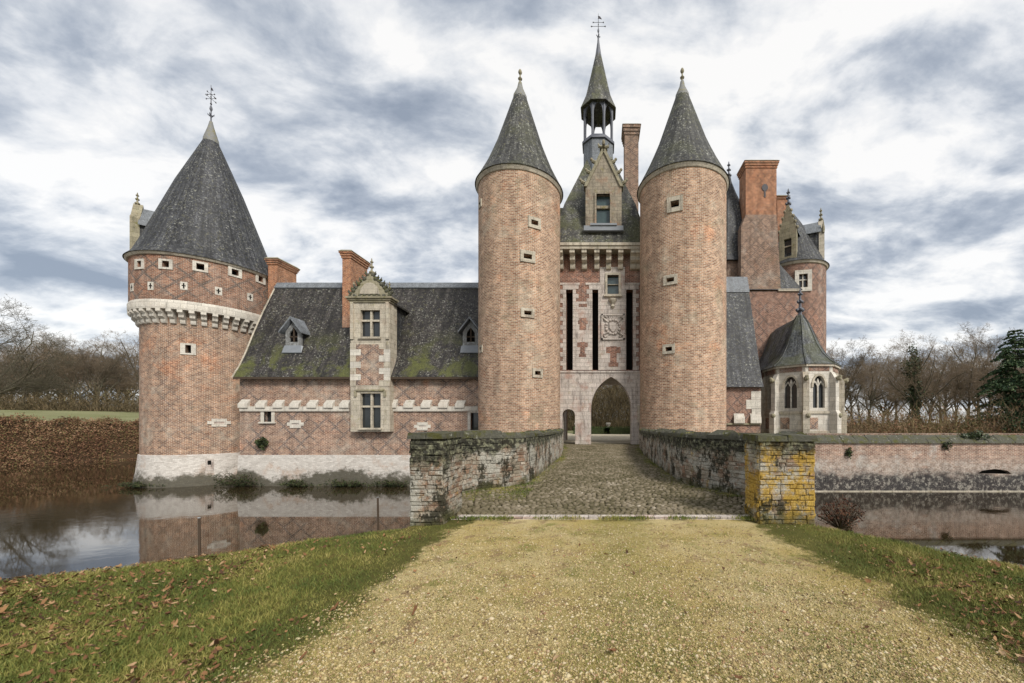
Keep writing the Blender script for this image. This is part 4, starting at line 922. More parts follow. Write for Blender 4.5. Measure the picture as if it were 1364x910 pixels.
# hipped roof
bz = 14.4; lev = [(14.4, 3.45, 26.95, 35.4), (16.4, 3.1, 27.75, 34.7), (18.2, 2.7, 28.5, 34.0), (19.7, 2.2, 29.2, 33.2), (21.4, 1.6, 29.9, 32.4), (23.2, .95, 30.5, 31.9)]
rf = MB(); xc = -.05
for (za, wa, ya, yb), (zb2, wb, yc, yd) in zip(lev, lev[1:]):
    A = [(xc-wa, ya, za), (xc+wa, ya, za), (xc+wa, yb, za), (xc-wa, yb, za)]; B = [(xc-wb, yc, zb2), (xc+wb, yc, zb2), (xc+wb, yd, zb2), (xc-wb, yd, zb2)]
    for k in range(4): rf.face([A[k], A[(k+1) % 4], B[(k+1) % 4], B[k]])
rf.face(B); rf.build('roof', M['slate_roof'], gh)
MB().box(-3.5, -2.5, 29, 34, 14.2, WZ(279, 29.2)).build('roof_flank', M['slate_roof'], gh)
# lantern and spire
LX, LY = WX(797, 31.2), 31.2; o8 = PI/8
lt = MB().lathe(LX, LY, [(1.30, 20.0), (1.30, 24.4)], 8, False, o8).build('lantern', M['slate_light'], gh)
MB().lathe(LX, LY, [(1.2, 24.3), (1.42, 24.35), (1.42, 24.52), (1.28, 24.72), (1.1, 24.78)], 8, False, o8).build('lantern_sill', M['lead_dark'], lt)
for k in range(8):
    a = o8+k*PI/4; MB().tube([(LX+1.2*math.cos(a), LY+1.2*math.sin(a), 24.7), (LX+1.2*math.cos(a), LY+1.2*math.sin(a), 27.55)], .11, 6).build('post', M['lead_dark'], lt)
    m_ = a+PI/8; Ff = tang(LX, LY, 1.12, m_); hw = .46; zq = 26.35
    ar = [(-hw, 27.6), (-hw, zq)]+[(-hw*.78*math.cos(t)-.01, zq+.9*math.sin(t)) for t in np.linspace(0, 1.3, 6)]+[(0, zq+.95)]+[(hw*.78*math.cos(t)+.01, zq+.9*math.sin(t)) for t in np.linspace(1.3, 0, 6)]+[(hw, zq), (hw, 27.6)]
    MB().plate(Ff, ar, [], -.05, .06).build('tracery', M['lead_dark'], lt)
MB().lathe(LX, LY, [(1.5, 27.26), (1.56, 27.28), (1.34, 27.8), (1.08, 28.45), (.9, 29.2), (.2, 32.3)], 8, False, o8).build('spire', M['slate_roof'], lt)
MB().lathe(LX, LY, [(1.1, 27.6), (1.52, 27.28), (1.5, 27.26), (1.1, 27.45)], 8, False, o8).build('spire_soffit', M['lead_dark'], lt)
MB().lathe(LX, LY, [(.28, 31.9), (.22, 32.3), (.09, 33.2), (.06, 33.6)], 8).build('spire_cap', M['lead_dark'], lt)
finial(lt, LX, LY, 33.2, 1.2, M['lead_dark'], s=.8); vane(lt, LX, LY, 33.75, 1.85, M['iron'], .6)
# stone dormer over the gallery
YD = 27.25; FD = Frame((0, YD)); dx = lambda px: WX(px, YD); dz = lambda py: WZ(py, YD)
u0, u1 = dx(780), dx(828); uc = (u0+u1)/2; zs_, za_ = dz(247), dz(201)
wd = (dx(794.5), dx(812.5), dz(298.5), dz(259))
dm = MB().plate(FD, [(u0, dz(307)), (u1, dz(307)), (u1, zs_), (uc+.08, za_), (uc-.08, za_), (u0, zs_)], [rect(*wd)], 0, .6).build('stone_dormer', M['stone_dormer'], gh)
window(gh, FD, *wd, (), (.6,), M['stone_dormer'], M['glass_old'], bar=.2, sur=.14, proud=.1, recess=.26)
MB().fbox(FD, u0-.12, u1+.12, -.22, .1, dz(307)-.1, dz(304)+.08).fbox(FD, u0+.35, u1-.35, -.3, .1, dz(304)+.08, dz(301)+.05).build('dormer_sill', M['lead'], dm)
cr = MB()
for sg in (-1, 1):
    e0 = (uc+sg*(u1-u0)/2, zs_); cr.hexa([FD(e0[0]-sg*.1, -.1, zs_-.12), FD(e0[0]+sg*.12, -.1, zs_-.12), FD(e0[0]+sg*.12, .6, zs_-.12), FD(e0[0]-sg*.1, .6, zs_-.12), FD(uc-sg*.05, -.1, za_), FD(uc+sg*.12, -.1, za_+.1), FD(uc+sg*.12, .6, za_+.1), FD(uc-sg*.05, .6, za_)])
    for t in (.06, .36, .66): 
        uu, z_ = e0[0]+(uc-e0[0])*t+sg*.14, zs_+(za_-zs_)*t+.1; cr.tube([FD(uu, .15, z_), FD(uu+sg*.2, .1, z_+.06), FD(uu+sg*.32, .1, z_+.24)], [.13, .12, .05], 6); cr.ball(FD(uu+sg*.3, .1, z_+.2), .11, 6, 5)
cr.build('crockets', M['stone_moss'], dm)
fl = MB().tube([FD(uc, .15, za_-.1), FD(uc, .15, za_+.75)], [.12, .06], 7)
for a in (0, PI/2):
    for sg in (-1, 1): fl.tube([FD(uc+sg*.05*math.cos(a), .15+sg*.05*math.sin(a), za_+.35), FD(uc+sg*.33*math.cos(a), .15+sg*.33*math.sin(a), za_+.42), FD(uc+sg*.40*math.cos(a), .15+sg*.4*math.sin(a), za_+.62)], [.1, .11, .05], 6)
fl.lathe(*FD(uc, .15, 0)[:2], [(.1, za_+.1), (.3, za_+.16), (.1, za_+.24)], 10); fl.ball(FD(uc, .15, za_+.78), .12, 7, 5); fl.build('fleuron', M['stone_moss'], dm)
rb = MB()
for ue in (u0-.05, u1+.05): rb.hexa([(ue, YD+.5, zs_-.2), (uc, YD+.5, za_-.25), (uc, 31.5, za_-.25), (ue, 30.5, zs_-.2), (ue, YD+.5, zs_-.06), (uc, YD+.5, za_-.08), (uc, 31.5, za_-.08), (ue, 30.5, zs_-.06)])
rb.build('dormer_roof', M['slate_roof'], dm); MB().box(u0+.06, u1-.06, YD+.55, 30, dz(307), zs_-.1).build('dormer_cheek', M['slate_roof'], dm)
chimney(gh, WX(832, 33), WX(850.5, 33), 33, 34.4, 14.2, WZ(166, 33), M['brick_stack'], .9, capm=M['stone_moss'])

# ------------------------------------------------------------------ low wing between gate tower and chapel
YR = 30.0; FR = Frame((0, YR)); rx = lambda px: WX(px, YR); rz = lambda py: WZ(py, YR)
rw = thing('side_wing', 'short diaper-brick wing with very steep slate roof behind the chapel', 'wing', (10.5, YR, 0)); xr = 12.78
MB().plate(FR, rect(5.5, xr, -.6, 4.6), [], 0, .5).build('wall', M['brick_lodge'], rw)
MB().plate(Frame((xr-.02, YR+.02), (1, 0)), [(0, -.6), (5.9, -.6), (5.9, 4.55), (2.95, 13.9), (0, 4.55)], [], 0, .4).build('gable_wall', M['brick_lodge'], rw)
pr_ = [(29.65, 4.42), (29.95, 5.0), (30.4, 6.1), (31.1, 8.3), (33.0, 14.3), (34.9, 8.3), (36.3, 4.42)]
MB().extrude_x(pr_, 5.5, xr+.12).build('roof', M['slate'], rw)
MB().extrude_x([(32.5, 12.9), (32.6, 13.3), (33.0, 14.42), (33.6, 12.9)], 5.5, xr+.125).build('ridge_lead', M['slate_light'], rw)
for k, (w, h) in enumerate(((.75, .7), (1.15, .75), (.7, .6))):
    z = rz(521)-.7*k; MB().fbox(FR, xr-w, xr+.03, -.03, .3, z-h+.02, z).build('quoin', M['stone_white'], rw)
for px in (984, 1006): MB().hexa([(rx(px)-.45, YR-.24, 1.55), (rx(px)+.4, YR-.24, 1.55), (rx(px)+.4, YR+.1, 1.55), (rx(px)-.45, YR+.1, 1.55), (rx(px)-.45, YR-.24, 1.98), (rx(px)+.4, YR-.24, 1.98), (rx(px)+.4, YR+.02, 2.35), (rx(px)-.4, YR+.02, 2.35)]).build('corbel_stone', M['stone_white'], rw)
MB().fbox(FR, 8, xr, -.12, .05, 1.42, 1.56).build('string_course', M['stone_moss'], rw)

# ------------------------------------------------------------------ stair turret with bell roof behind
tt = thing('stair_turret', 'slender turret with dark bell-shaped slate roof behind the big chimney', 'turret', (13.0, 38.5, 0))
TT = (13.15, 38.5); MB().lathe(*TT, [(1.75, -.5), (1.75, 17.8)], 8, False, PI/8).build('wall', M['brick_stack'], tt)
MB().lathe(*TT, [(2.1, 17.5), (1.95, 18.1), (1.9, 20), (1.75, 21.8), (1.3, 23.6), (.7, 25.0), (.28, 26.2), (.14, 27)], 8, False, PI/8).build('roof', M['slate'], tt)
fleur_stack(tt, *TT, 26.4, 2.0, M['lead_dark'])

# ------------------------------------------------------------------ great lodging with chimney stack and round tower
YL = 36.0; FL = Frame((0, YL)); lx = lambda px: WX(px, YL); lz = lambda py: WZ(py, YL)
lg = thing('great_lodging', 'tall diaper-brick lodging with hipped slate roof behind the chapel', 'building', (16, YL, 0))
ztop = lz(388)
MB().plate(FL, rect(12.9, 19.0, -.6, ztop), [], 0, .6).build('wall', M['brick_lodge'], lg)
MB().box(12.9, 13.4, YL+.6, 44, -.6, ztop).box(18.5, 19.0, YL+.6, 44, -.6, ztop).box(12.9, 19, 44, 44.4, -.6, ztop).build('side_wall', M['brick_lodge'], lg)
MB().fbox(FL, lx(1036), 19.1, -.14, .1, ztop-.02, ztop+.2).build('cornice', M['stone'], lg)
A = [(12.8, YL-.15, ztop+.1), (19.3, YL-.15, ztop+.1), (19.3, 44.4, ztop+.1), (12.8, 44.4, ztop+.1)]; B = [(14.8, 39.2, 24.2), (15.9, 39.2, 24.2), (15.9, 41.5, 24.2), (14.8, 41.5, 24.2)]
mid = [(13.9, 37.1, 17.2), (17.75, 37.1, 17.2), (17.75, 43.2, 17.2), (13.9, 43.2, 17.2)]
rf = MB()
for P_, Q_ in ((A, mid), (mid, B)):
    for k in range(4): rf.face([P_[k], P_[(k+1) % 4], Q_[(k+1) % 4], Q_[k]])
rf.face(B); rf.build('roof', M['slate'], lg)
Ys = 35.88; s0, s1 = WX(987, Ys), WX(1040, Ys); t0, t1 = WX(993.5, Ys), WX(1034.5, Ys); zsh = WZ(286, Ys)
st = MB().hexa([(s0, Ys, WZ(386, Ys)), (s1, Ys, WZ(386, Ys)), (s1, Ys+2, WZ(386, Ys)), (s0, Ys+2, WZ(386, Ys)), (s0+.02, Ys, WZ(302, Ys)), (s1-.3, Ys, WZ(302, Ys)), (s1-.3, Ys+2, WZ(302, Ys)), (s0+.02, Ys+2, WZ(302, Ys))])
st.hexa([(s0+.02, Ys, WZ(302, Ys)), (s1-.3, Ys, WZ(302, Ys)), (s1-.3, Ys+2, WZ(302, Ys)), (s0+.02, Ys+2, WZ(302, Ys)), (t0, Ys+.02, zsh), (t1, Ys+.02, zsh), (t1, Ys+1.7, zsh), (t0, Ys+1.7, zsh)])
st = st.build('chimney_breast', M['brick_stack'], lg)
for px, w in ((990, .9), ): MB().box(s0-.1, s0+w*.55, Ys-.12, Ys+1.5, WZ(388, Ys), WZ(383, Ys)).build('offset_stone', M['stone'], lg)
ch = chimney(lg, t0, t1, Ys+.02, Ys+1.7, zsh, WZ(214, Ys), M['brick_orange'], .7)
cx_ = (t0+t1)/2+.35
k_ = MB().plate(Frame((0, Ys+.02)), [(cx_+.30*math.cos(a), WZ(250, Ys)+.34*math.sin(a)) for a in np.linspace(0, 2*PI, 14)[:-1]], [], -.05, .02); k_.fbox(Frame((0, Ys+.02)), cx_-.07, cx_+.07, -.045, .02, WZ(263, Ys), WZ(250, Ys)); k_.build('wall_anchor', M['iron'], ch)
chimney(lg, WX(1035.5, 41), WX(1049, 41), 41, 42.4, 18, WZ(261, 41), M['brick_orange'], .4)
# round tower at its corner
RT = (20.7, 40.2); RR = 2.98
rt = thing('round_tower', 'round brick tower with flared slate cone at the corner of the lodging', 'tower', (*RT, 0))
th, D = hit(*RT, RR, 1070); zc = WZ(374, D); F = tang(*RT, RR, th)
MB().drum(*RT, RR, -.6, WZ(352, 38), [(th, .8, zc, 1.35)], .4).build('wall', M['brick_lodge'], rt)
window(rt, F, -.4, .4, zc-.67, zc+.67, (.5,), (.6,), M['stone_white'], bar=.1, sur=.38, proud=.06, recess=.3)
MB().lathe(*RT, [(RR-.1, WZ(355, 38)), (RR+.12, WZ(354, 38)), (RR+.22, WZ(350.5, 38)), (RR-.2, WZ(350, 38))], 64).build('cornice', M['stone'], rt)
zr = WZ(351, 38); MB().lathe(*RT, [(RR+.3, zr), (RR-.1, zr+.45), (2.2, zr+1.9), (1.45, zr+3.5), (.75, zr+5.0), (.15, zr+6.0)], 64).build('roof', M['slate'], rt)
# dormer with stone front on the tower's right flank, and the one half hidden on its left
n_ = Vector((.9, -.42)).normalized(); F = Frame((RT[0]+n_.x*2.75, RT[1]+n_.y*2.75), (n_.x, n_.y)); zd = zr-.1
d1 = MB().plate(F, [(-.8, zd), (.8, zd), (.8, zd+3.7), (0, zd+5.1), (-.8, zd+3.7)], [rect(-.38, .38, zd+.7, zd+2.5)], 0, .5).build('stone_dormer', M['stone'], rt)
window(rt, F, -.38, .38, zd+.7, zd+2.5, (), (.6,), M['stone'], recess=.3)
rb = MB()
for sg in (-1, 1): rb.hexa([F(sg*.95, .3, zd+3.5), F(0, .3, zd+4.8), F(0, 3.0, zd+4.8), F(sg*.95, 2.6, zd+3.5), F(sg*.95, .3, zd+3.65), F(0, .3, zd+4.95), F(0, 3., zd+4.95), F(sg*.95, 2.6, zd+3.65)])
rb.build('dormer_roof', M['slate_light'], d1); MB().fbox(F, -.72, .72, .5, 2.4, zd, zd+3.6).build('dormer_cheek', M['slate'], d1); fleur_stack(d1, *F(0, .25, 0)[:2], zd+4.7, 1.7, M['stone_moss'])
for sg in (-1, 1): MB().lathe(*F(sg*.8, .1, 0)[:2], [(.13, zd+3.4), (.16, zd+3.8), (.02, zd+4.7)], 6).build('pinnacle', M['stone_moss'], d1)
n_ = Vector((-.62, -.78)).normalized(); F = Frame((RT[0]+n_.x*2.85, RT[1]+n_.y*2.85), (n_.x, n_.y))
d2 = MB().plate(F, [(-.8, zd), (.8, zd), (.8, zd+3.5), (.1, zd+6.0), (-.1, zd+6.0), (-.8, zd+3.5)], [rect(-.35, .35, zd+.8, zd+2.6)], 0, .5).build('stone_dormer', M['stone_moss'], rt)
window(rt, F, -.35, .35, zd+.8, zd+2.6, (), (.6,), M['stone'], recess=.3)
fleur_stack(d2, *F(0, .25, 0)[:2], zd+5.6, 2.2, M['lead_dark'])
for sg in (-1, 1):
    for t in (.0, .25, .5, .75): MB().ball(F(sg*(.85-.75*t), .1, zd+3.55+2.5*t), .17, 6, 5).build('crocket', M['stone_moss'], d2)
rb = MB()
for sg in (-1, 1): rb.hexa([F(sg*.9, .3, zd+3.1), F(0, .3, zd+5.3), F(0, 2.9, zd+5.3), F(sg*.9, 2.4, zd+3.1), F(sg*.9, .3, zd+3.25), F(0, .3, zd+5.45), F(0, 2.9, zd+5.45), F(sg*.9, 2.4, zd+3.25)])
rb.build('dormer_roof', M['slate_light'], d2); MB().fbox(F, -.7, .7, .5, 2.4, zd, zd+3.2).build('dormer_cheek', M['slate'], d2)

# ------------------------------------------------------------------ chapel apse
AC = Vector((16.9, 31.8)); AR = 2.8; a0 = math.atan2(-.937, -.35)
cp_ = thing('chapel', 'small white stone chapel with lancet windows, buttresses and bell-shaped slate roof', 'chapel', (AC.x, AC.y, 0))
zE = 6.2
vert = [AC+Vector((math.cos(a0+k*PI/4), math.sin(a0+k*PI/4)))*AR for k in range(8)]
for k in range(8):
    p, q = vert[k], vert[(k+1) % 8]; m_ = (p+q)/2; n_ = (m_-AC).normalized(); L = (q-p).length; F = Frame((m_.x, m_.y), (n_.x, n_.y))
    seen = n_.y < .5
    hw = .47; zz0, zsp, zpk = 2.75, 4.35, 5.25
    hole = [(-hw, zz0), (hw, zz0)]+[(hw*math.cos(t), zsp+(zpk-zsp)*math.sin(t)**.9) for t in np.linspace(0, PI/2, 7)]+[(-hw*math.cos(t), zsp+(zpk-zsp)*math.sin(t)**.9) for t in np.linspace(PI/2, 0, 7)[1:]]
    MB().plate(F, rect(-L/2, L/2, -.6, zE), [hole] if seen else [], 0, .35).build('wall', M['stone_white' if k in (0, 7) else 'stone'], cp_)
    MB().fbox(F, -L/2+.25, L/2-.25, -.03, .02, 5.62, 6.0).build('brick_frieze', M['brick_lodge'], cp_)
    MB().fbox(F, -L/2+.3, -L/2+1.0, -.02, .02, 1.1, 2.0).build('brick_panel', M['brick_wing'], cp_)
    MB().fbox(F, -L/2, L/2, -.1, .03, 2.3, 2.5).fbox(F, -L/2, L/2, -.12, .03, .75, .95).fbox(F, -L/2-.02, L/2+.02, -.16, .05, zE-.22, zE).build('string_course', M['stone'], cp_)
    if seen:
        w = MB().fbox(F, -.05, .05, .12, .22, zz0, zsp+.25)
        for sg in (-1, 1): w.plate(F, [(sg*.03, zsp+.05), (sg*hw*.5, zsp+.42), (sg*hw, zsp+.05), (sg*hw, zsp+.22), (sg*hw*.5, zsp+.55), (sg*.03, zsp+.2)], [], .12, .22)
        w.lathe(*F(0, .17, 0)[:2], [(.05, zsp+.2), (.12, zsp+.42), (.04, zsp+.7)], 6)
        w = w.build('window', M['stone_white'], cp_)
        for sg in (-1, 1):
            MB().plate(F, [(sg*.05, zz0), (sg*hw, zz0), (sg*hw, zsp), (sg*hw*.7, zsp+.55), (sg*.05, zpk-.08)], [], .26, .29).build('pane', M['glass'], w)
        # hood
        hd = [(( hw+.14)*math.cos(t), zsp+(zpk-zsp+.16)*math.sin(t)**.9) for t in np.linspace(0, PI/2, 7)]+[(-(hw+.14)*math.cos(t), zsp+(zpk-zsp+.16)*math.sin(t)**.9) for t in np.linspace(PI/2, 0, 7)[1:]]
        hi = [(u*hw/(hw+.14), zsp+(z-zsp)*(zpk-zsp)/(zpk-zsp+.16)) for u, z in hd]
        MB().plate(F, hd+list(reversed(hi)), [], -.08, .03).build('hood_mould', M['stone'], cp_)
    # buttress at each corner
    v = vert[k]; n2 = (v-AC).normalized(); Fb = Frame((v.x, v.y), (n2.x, n2.y))
    if n2.y < .6:
        b = MB().fbox(Fb, -.24, .24, -.55, .3, -.6, 2.3).fbox(Fb, -.2, .2, -.40, .3, 2.3, 4.9)
        b.hexa([Fb(-.2, -.40, 4.9), Fb(.2, -.40, 4.9), Fb(.2, .1, 4.9), Fb(-.2, .1, 4.9), Fb(-.2, -.06, 5.5), Fb(.2, -.06, 5.5), Fb(.2, .1, 5.6), Fb(-.2, .1, 5.6)])
        b.hexa([Fb(-.24, -.55, 2.3), Fb(.24, -.55, 2.3), Fb(.24, .1, 2.3), Fb(-.24, .1, 2.3), Fb(-.2, -.40, 2.55), Fb(.2, -.40, 2.55), Fb(.2, .1, 2.6), Fb(-.2, .1, 2.6)])
        b = b.build('buttress', M['stone_white' if k % 2 else 'stone'], cp_)
        gg = MB().tube([Fb(0, -.35, 5.0), Fb(0, -.6, 5.06), Fb(0, -.68, 5.22)], [.16, .17, .1], 7); gg.ball(Fb(0, -.55, 5.0), .19, 7, 5); gg.build('gargoyle', M['stone_moss'], b)
        MB().ball(Fb(.12, -.5, 2.15), .2, 7, 5).build('carved_boss', M['stone_moss'], b)
MB().box(AC.x-2.5, AC.x+2.5, AC.y+.6, 36, -.6, zE).build('nave', M['brick_lodge'], cp_)
MB().lathe(AC.x, AC.y, [(AR+.24, zE-.04), (AR-.2, zE+.32), (2.0, zE+.95), (1.5, zE+1.8), (1.05, zE+2.9), (.72, zE+3.7), (.26, zE+4.45)], 8, False, a0).build('roof', M['slate_chapel'], cp_)
nv = [(2.75, zE-.02), (2.0, zE+.75), (1.45, zE+1.8), (1.0, zE+2.9), (.6, zE+3.9), (.05, zE+4.4)]
mb = MB()
for sg in (-1, 1):
    for (ra, za), (rb_, zb3) in zip(nv, nv[1:]): mb.face([(AC.x+sg*ra, AC.y, za), (AC.x+sg*rb_, AC.y, zb3), (AC.x+sg*rb_, 36, zb3), (AC.x+sg*ra, 36, za)])
mb.build('nave_roof', M['slate_chapel'], cp_)
for k in range(8):
    a = a0+k*PI/4; c, s = math.cos(a), math.sin(a)
    MB().tube([(AC.x+c*r, AC.y+s*r, z+.03) for r, z in ((AR+.22, zE), (AR-.2, zE+.32), (2.0, zE+.95), (1.5, zE+1.8), (1.05, zE+2.9), (.72, zE+3.7), (.26, zE+4.45))], .03, 5).build('hip_lead', M['slate_chapel'], cp_)
fleur_stack(cp_, AC.x, AC.y, zE+4.2, 2.6, M['lead_dark'])

# ------------------------------------------------------------------ moat wall on the chapel side
YM = 26.1
mw = thing('moat_wall', 'long weathered brick moat wall with mossy sloped coping below the chapel', 'wall', (30, YM, WATER_Z))
drain = [(WX(1302, YM), -1.98), (WX(1348, YM), -1.98), (WX(1342, YM), -1.74), (WX(1325, YM), -1.62), (WX(1308, YM), -1.74)]
MB().plate(Frame((0, YM)), rect(8.2, 70, -4.4, WZ(590, YM)), [drain], 0, .7).build('wall', M['brick_moat'], mw)
dh = MB()
for a, b in zip(drain[1:], drain[2:]+drain[:1]): pass
MB().plate(Frame((0, YM)), [(u, z) for u, z in drain], [], .35, .4).build('drain', M['void'], mw)
MB().box(8.2, 70, YM-.08, YM+.01, -4.4, -3.13).build('footing', M['stone'], mw)
x = 8.2; r = random.Random(3)
while x < 60:
    w = r.uniform(.7, 1.1); j = lambda: r.uniform(-.035, .035); z0 = WZ(590.5, YM)
    MB().hexa([(x+.01, YM-.12+j(), z0), (x+w-.01, YM-.12+j(), z0), (x+w-.01, YM+.72, z0), (x+.01, YM+.72, z0), (x+.01, YM-.06, z0+.14+j()), (x+w-.01, YM-.06, z0+.14+j()), (x+w-.01, YM+.45, z0+.55+j()), (x+.01, YM+.45, z0+.55+j())]).build('coping_stone', M['coping'], mw)
    x += w
MB().box(15, 62, 27.3, 27.5, -.2, .82).build('rear_wall', M['brick_stack'], mw)

# ================================================================== VEGETATION
def prisms(segs, sides):
    """segments (p0,p1,r0,r1) -> verts, tris"""
    A = np.array([s[0] for s in segs]); B = np.array([s[1] for s in segs]); r0 = np.array([s[2] for s in segs]); r1 = np.array([s[3] for s in segs])
    d = B-A; l = np.linalg.norm(d, axis=1, keepdims=True); d = d/np.maximum(l, 1e-6)
    ref = np.where(np.abs(d[:, 2:3]) < .9, np.array([[0, 0, 1.]]), np.array([[1., 0, 0]])); a = np.cross(d, ref); a /= np.linalg.norm(a, axis=1, keepdims=True); b = np.cross(d, a)
    V = []
    for P, r in ((A, r0), (B, r1)):
        for k in range(sides):
            t = 2*PI*k/sides; V.append(P+(a*math.cos(t)+b*math.sin(t))*r[:, None])
    V = np.stack(V, 1); n = len(segs); i = np.arange(n)[:, None]*(2*sides); F = []
    for k in range(sides):
        k2 = (k+1) % sides; F += [i+np.array([[k, k2, sides+k2]]), i+np.array([[k, sides+k2, sides+k]])]
    return V.reshape(-1, 3), np.concatenate(F)
def tree_segs(seed, H, spread, trunk=.25, kids=(8, 7, 6, 6, 3), low=.0):
    r = random.Random(seed); TR, CR = [], []
    def grow(p, d, L, rad, lev):
        n = 5 if lev < 2 else (3 if lev < 4 else 2); pts = [p]; ds = [d]
        for k in range(n):
            j = (.05, .16, .22, .26, .3, .3)[lev]; up = (.05, .06, .07, .05, .04, .02)[lev]
            d = (d+Vector((r.gauss(0, j), r.gauss(0, j), r.gauss(0, j)+up))).normalized(); p = p+d*(L/n); pts.append(p); ds.append(d)
        for k in range(n):
            ra, rb = rad*(1-.72*k/n), rad*(1-.72*(k+1)/n); (TR if lev < 2 else CR).append((tuple(pts[k]), tuple(pts[k+1]), ra, rb))
        if lev >= len(kids): return
        m = kids[lev]
        for c in range(m):
            t = (r.uniform(.5, 1.0) if lev == 0 else r.uniform(.18, 1.0)); f = t*n; i = min(int(f), n-1); q = pts[i].lerp(pts[i+1], f-i); dd = ds[i+1]
            ang = r.uniform(.5, 1.05)*(spread if lev < 2 else 1.); az = r.uniform(0, 2*PI) if lev else c*2*PI/m+r.uniform(-.4, .4)
            a = dd.cross(Vector((.3, .5, .8))).normalized(); b = dd.cross(a); nd2 = (dd*math.cos(ang)+(a*math.cos(az)+b*math.sin(az))*math.sin(ang)).normalized()
            if lev >= 1 and nd2.z < -.25: nd2.z *= -.3; nd2.normalize()
            ll = L*(1.45 if lev == 0 else .58)*r.uniform(.7, 1.15)*(1.0 if lev == 0 else (1.15-.5*t)); 
            grow(q, nd2, ll, max(rad*(1-.65*t)*(.62 if lev == 0 else .52), .014), lev+1)
        if lev == 0: grow(pts[-1], ds[-1], L*1.5, rad*.45, 1)
    grow(Vector((0, 0, -.3)), Vector((0, 0, 1)), H*trunk, H*.021, 0)
    zmax = max(s[1][2] for s in CR); k = H/zmax
    sc = lambda S: [(tuple(c*k for c in s[0]), tuple(c*k for c in s[1]), s[2], s[3]) for s in S]
    return sc(TR), sc(CR)
def me_np(name, V, F, mat): 
    o = np_mesh(name, V, F, mat); me = o.data; bpy.data.objects.remove(o); return me
def tree_meshes(seed, H, spread, twig, trunk=.25, kids=(8, 7, 6, 6, 3)):
    T, C = tree_segs(seed, H, spread, trunk, kids)
    return me_np('trunk', *prisms(T, 6), M['bark']), me_np('crown', *prisms(C, 3), twig)
OAK = tree_meshes(71, 22, 1.25, M['bark'], .16, (11, 9, 7, 6, 3))
VAR = [tree_meshes(11, 22, 1.0, M['twig']), tree_meshes(23, 22, .8, M['twig_dark'], .3), tree_meshes(37, 22, .95, M['twig'], .22), tree_meshes(41, 22, .65, M['twig_dark'], .36), tree_meshes(59, 22, 1.1, M['twig'], .2)]
def tree(v, x, y, H, label, group, name='bare_tree', rot=None):
    z = float(hgt(np.array(x), np.array(y))); k = H/22
    t = thing(name, label, 'tree', (x, y, z), group); t.scale = (k, k, k); t.rotation_euler = (0, 0, random.uniform(0, 6.28) if rot is None else rot)
    for nm, me in (('trunk', VAR[v][0]), ('crown', VAR[v][1])):
        o = bpy.data.objects.new(nm, me); COL.objects.link(o); o.parent = t
    return t
rr = random.Random(17)
VAR.append(OAK)
tree(5, WX(-18, 50), 50, 19.5, 'large bare spreading tree with low boughs standing alone in the meadow', None, 'oak_tree', 1.0)
for k in range(26):
    px = -70+k*10.6+rr.uniform(-6, 6); D = rr.uniform(100, 150); tree(rr.randrange(5), WX(px, D), D, rr.uniform(20, 32)*(1.0 if px > 60 else .85), 'tall bare winter tree in the wood beyond the meadow', 'trees of the wood beyond the meadow')
for k in range(30):
    px = 1095+k*13+rr.uniform(-7, 7); D = rr.uniform(62, 105); H = (D/500)*(563-rr.uniform(436, 492)-(10 if px < 1220 else -8))+1.6
    tree(rr.randrange(5), WX(px, D), D, H, 'bare winter tree in the thicket behind the moat wall', 'trees of the thicket behind the moat wall')
tree(0, WX(1425, 55), 55, 20.5, 'bare tree with overhanging boughs rising above the conifer', None, 'oak_tree', 2.2)
for k in range(9):
    px = 752+k*12; D = rr.uniform(85, 110); tree(rr.randrange(5), WX(px, D), D, rr.uniform(15, 19), 'bare winter tree seen through the gate arch', 'trees seen through the gate')
# leafy quads scattered in a volume
def leaves(name, P, size, mat, rng, parent=None, flat=0., **tags):
    n = len(P); a = rng.normal(size=(n, 3)); a /= np.linalg.norm(a, axis=1, keepdims=True); b = np.cross(a, rng.normal(size=(n, 3))); b /= np.linalg.norm(b, axis=1, keepdims=True)
    s = (size*rng.uniform(.6, 1.3, n))[:, None]
    V = np.stack([P-a*s, P+b*s*.55, P+a*s, P-b*s*.55], 1).reshape(-1, 3); F = np.arange(n*4).reshape(n, 4)
    return np_mesh(name, V, F, mat, parent, **tags)
rng = np.random.default_rng(21)
def sub(root, o): o.location = [-c for c in ORG[root.name]]; o.parent = root; return o
# ivy-clad tree
D = 60; x = WX(1218, D); iv = tree(2, x, D, 15.5, 'ivy-clad tree with dark green trunk in the thicket', None, 'ivy_tree', .6)
k = 15.5/22; n = 5200; h = rng.uniform(0, 11.5, n); r = rng.gamma(2.2, .22, n)*(1+.5*np.sin(h*1.3)); a = rng.uniform(0, 6.28, n)
P = np.stack([r*np.cos(a), r*np.sin(a), h], 1)
for bx, bz, ex, ez in ((0, 8, 3.2, 12.5), (0, 7, -2.4, 11), (0, 9, 1, 14)):
    t = rng.uniform(0, 1, 700)[:, None]; P = np.concatenate([P, np.array([[bx, 0, bz]])*(1-t)+np.array([[ex, .5, ez]])*t+rng.normal(0, .35, (700, 3))])
o = leaves('ivy', P/k, .16/k, M['ivy'], rng); o.parent = iv
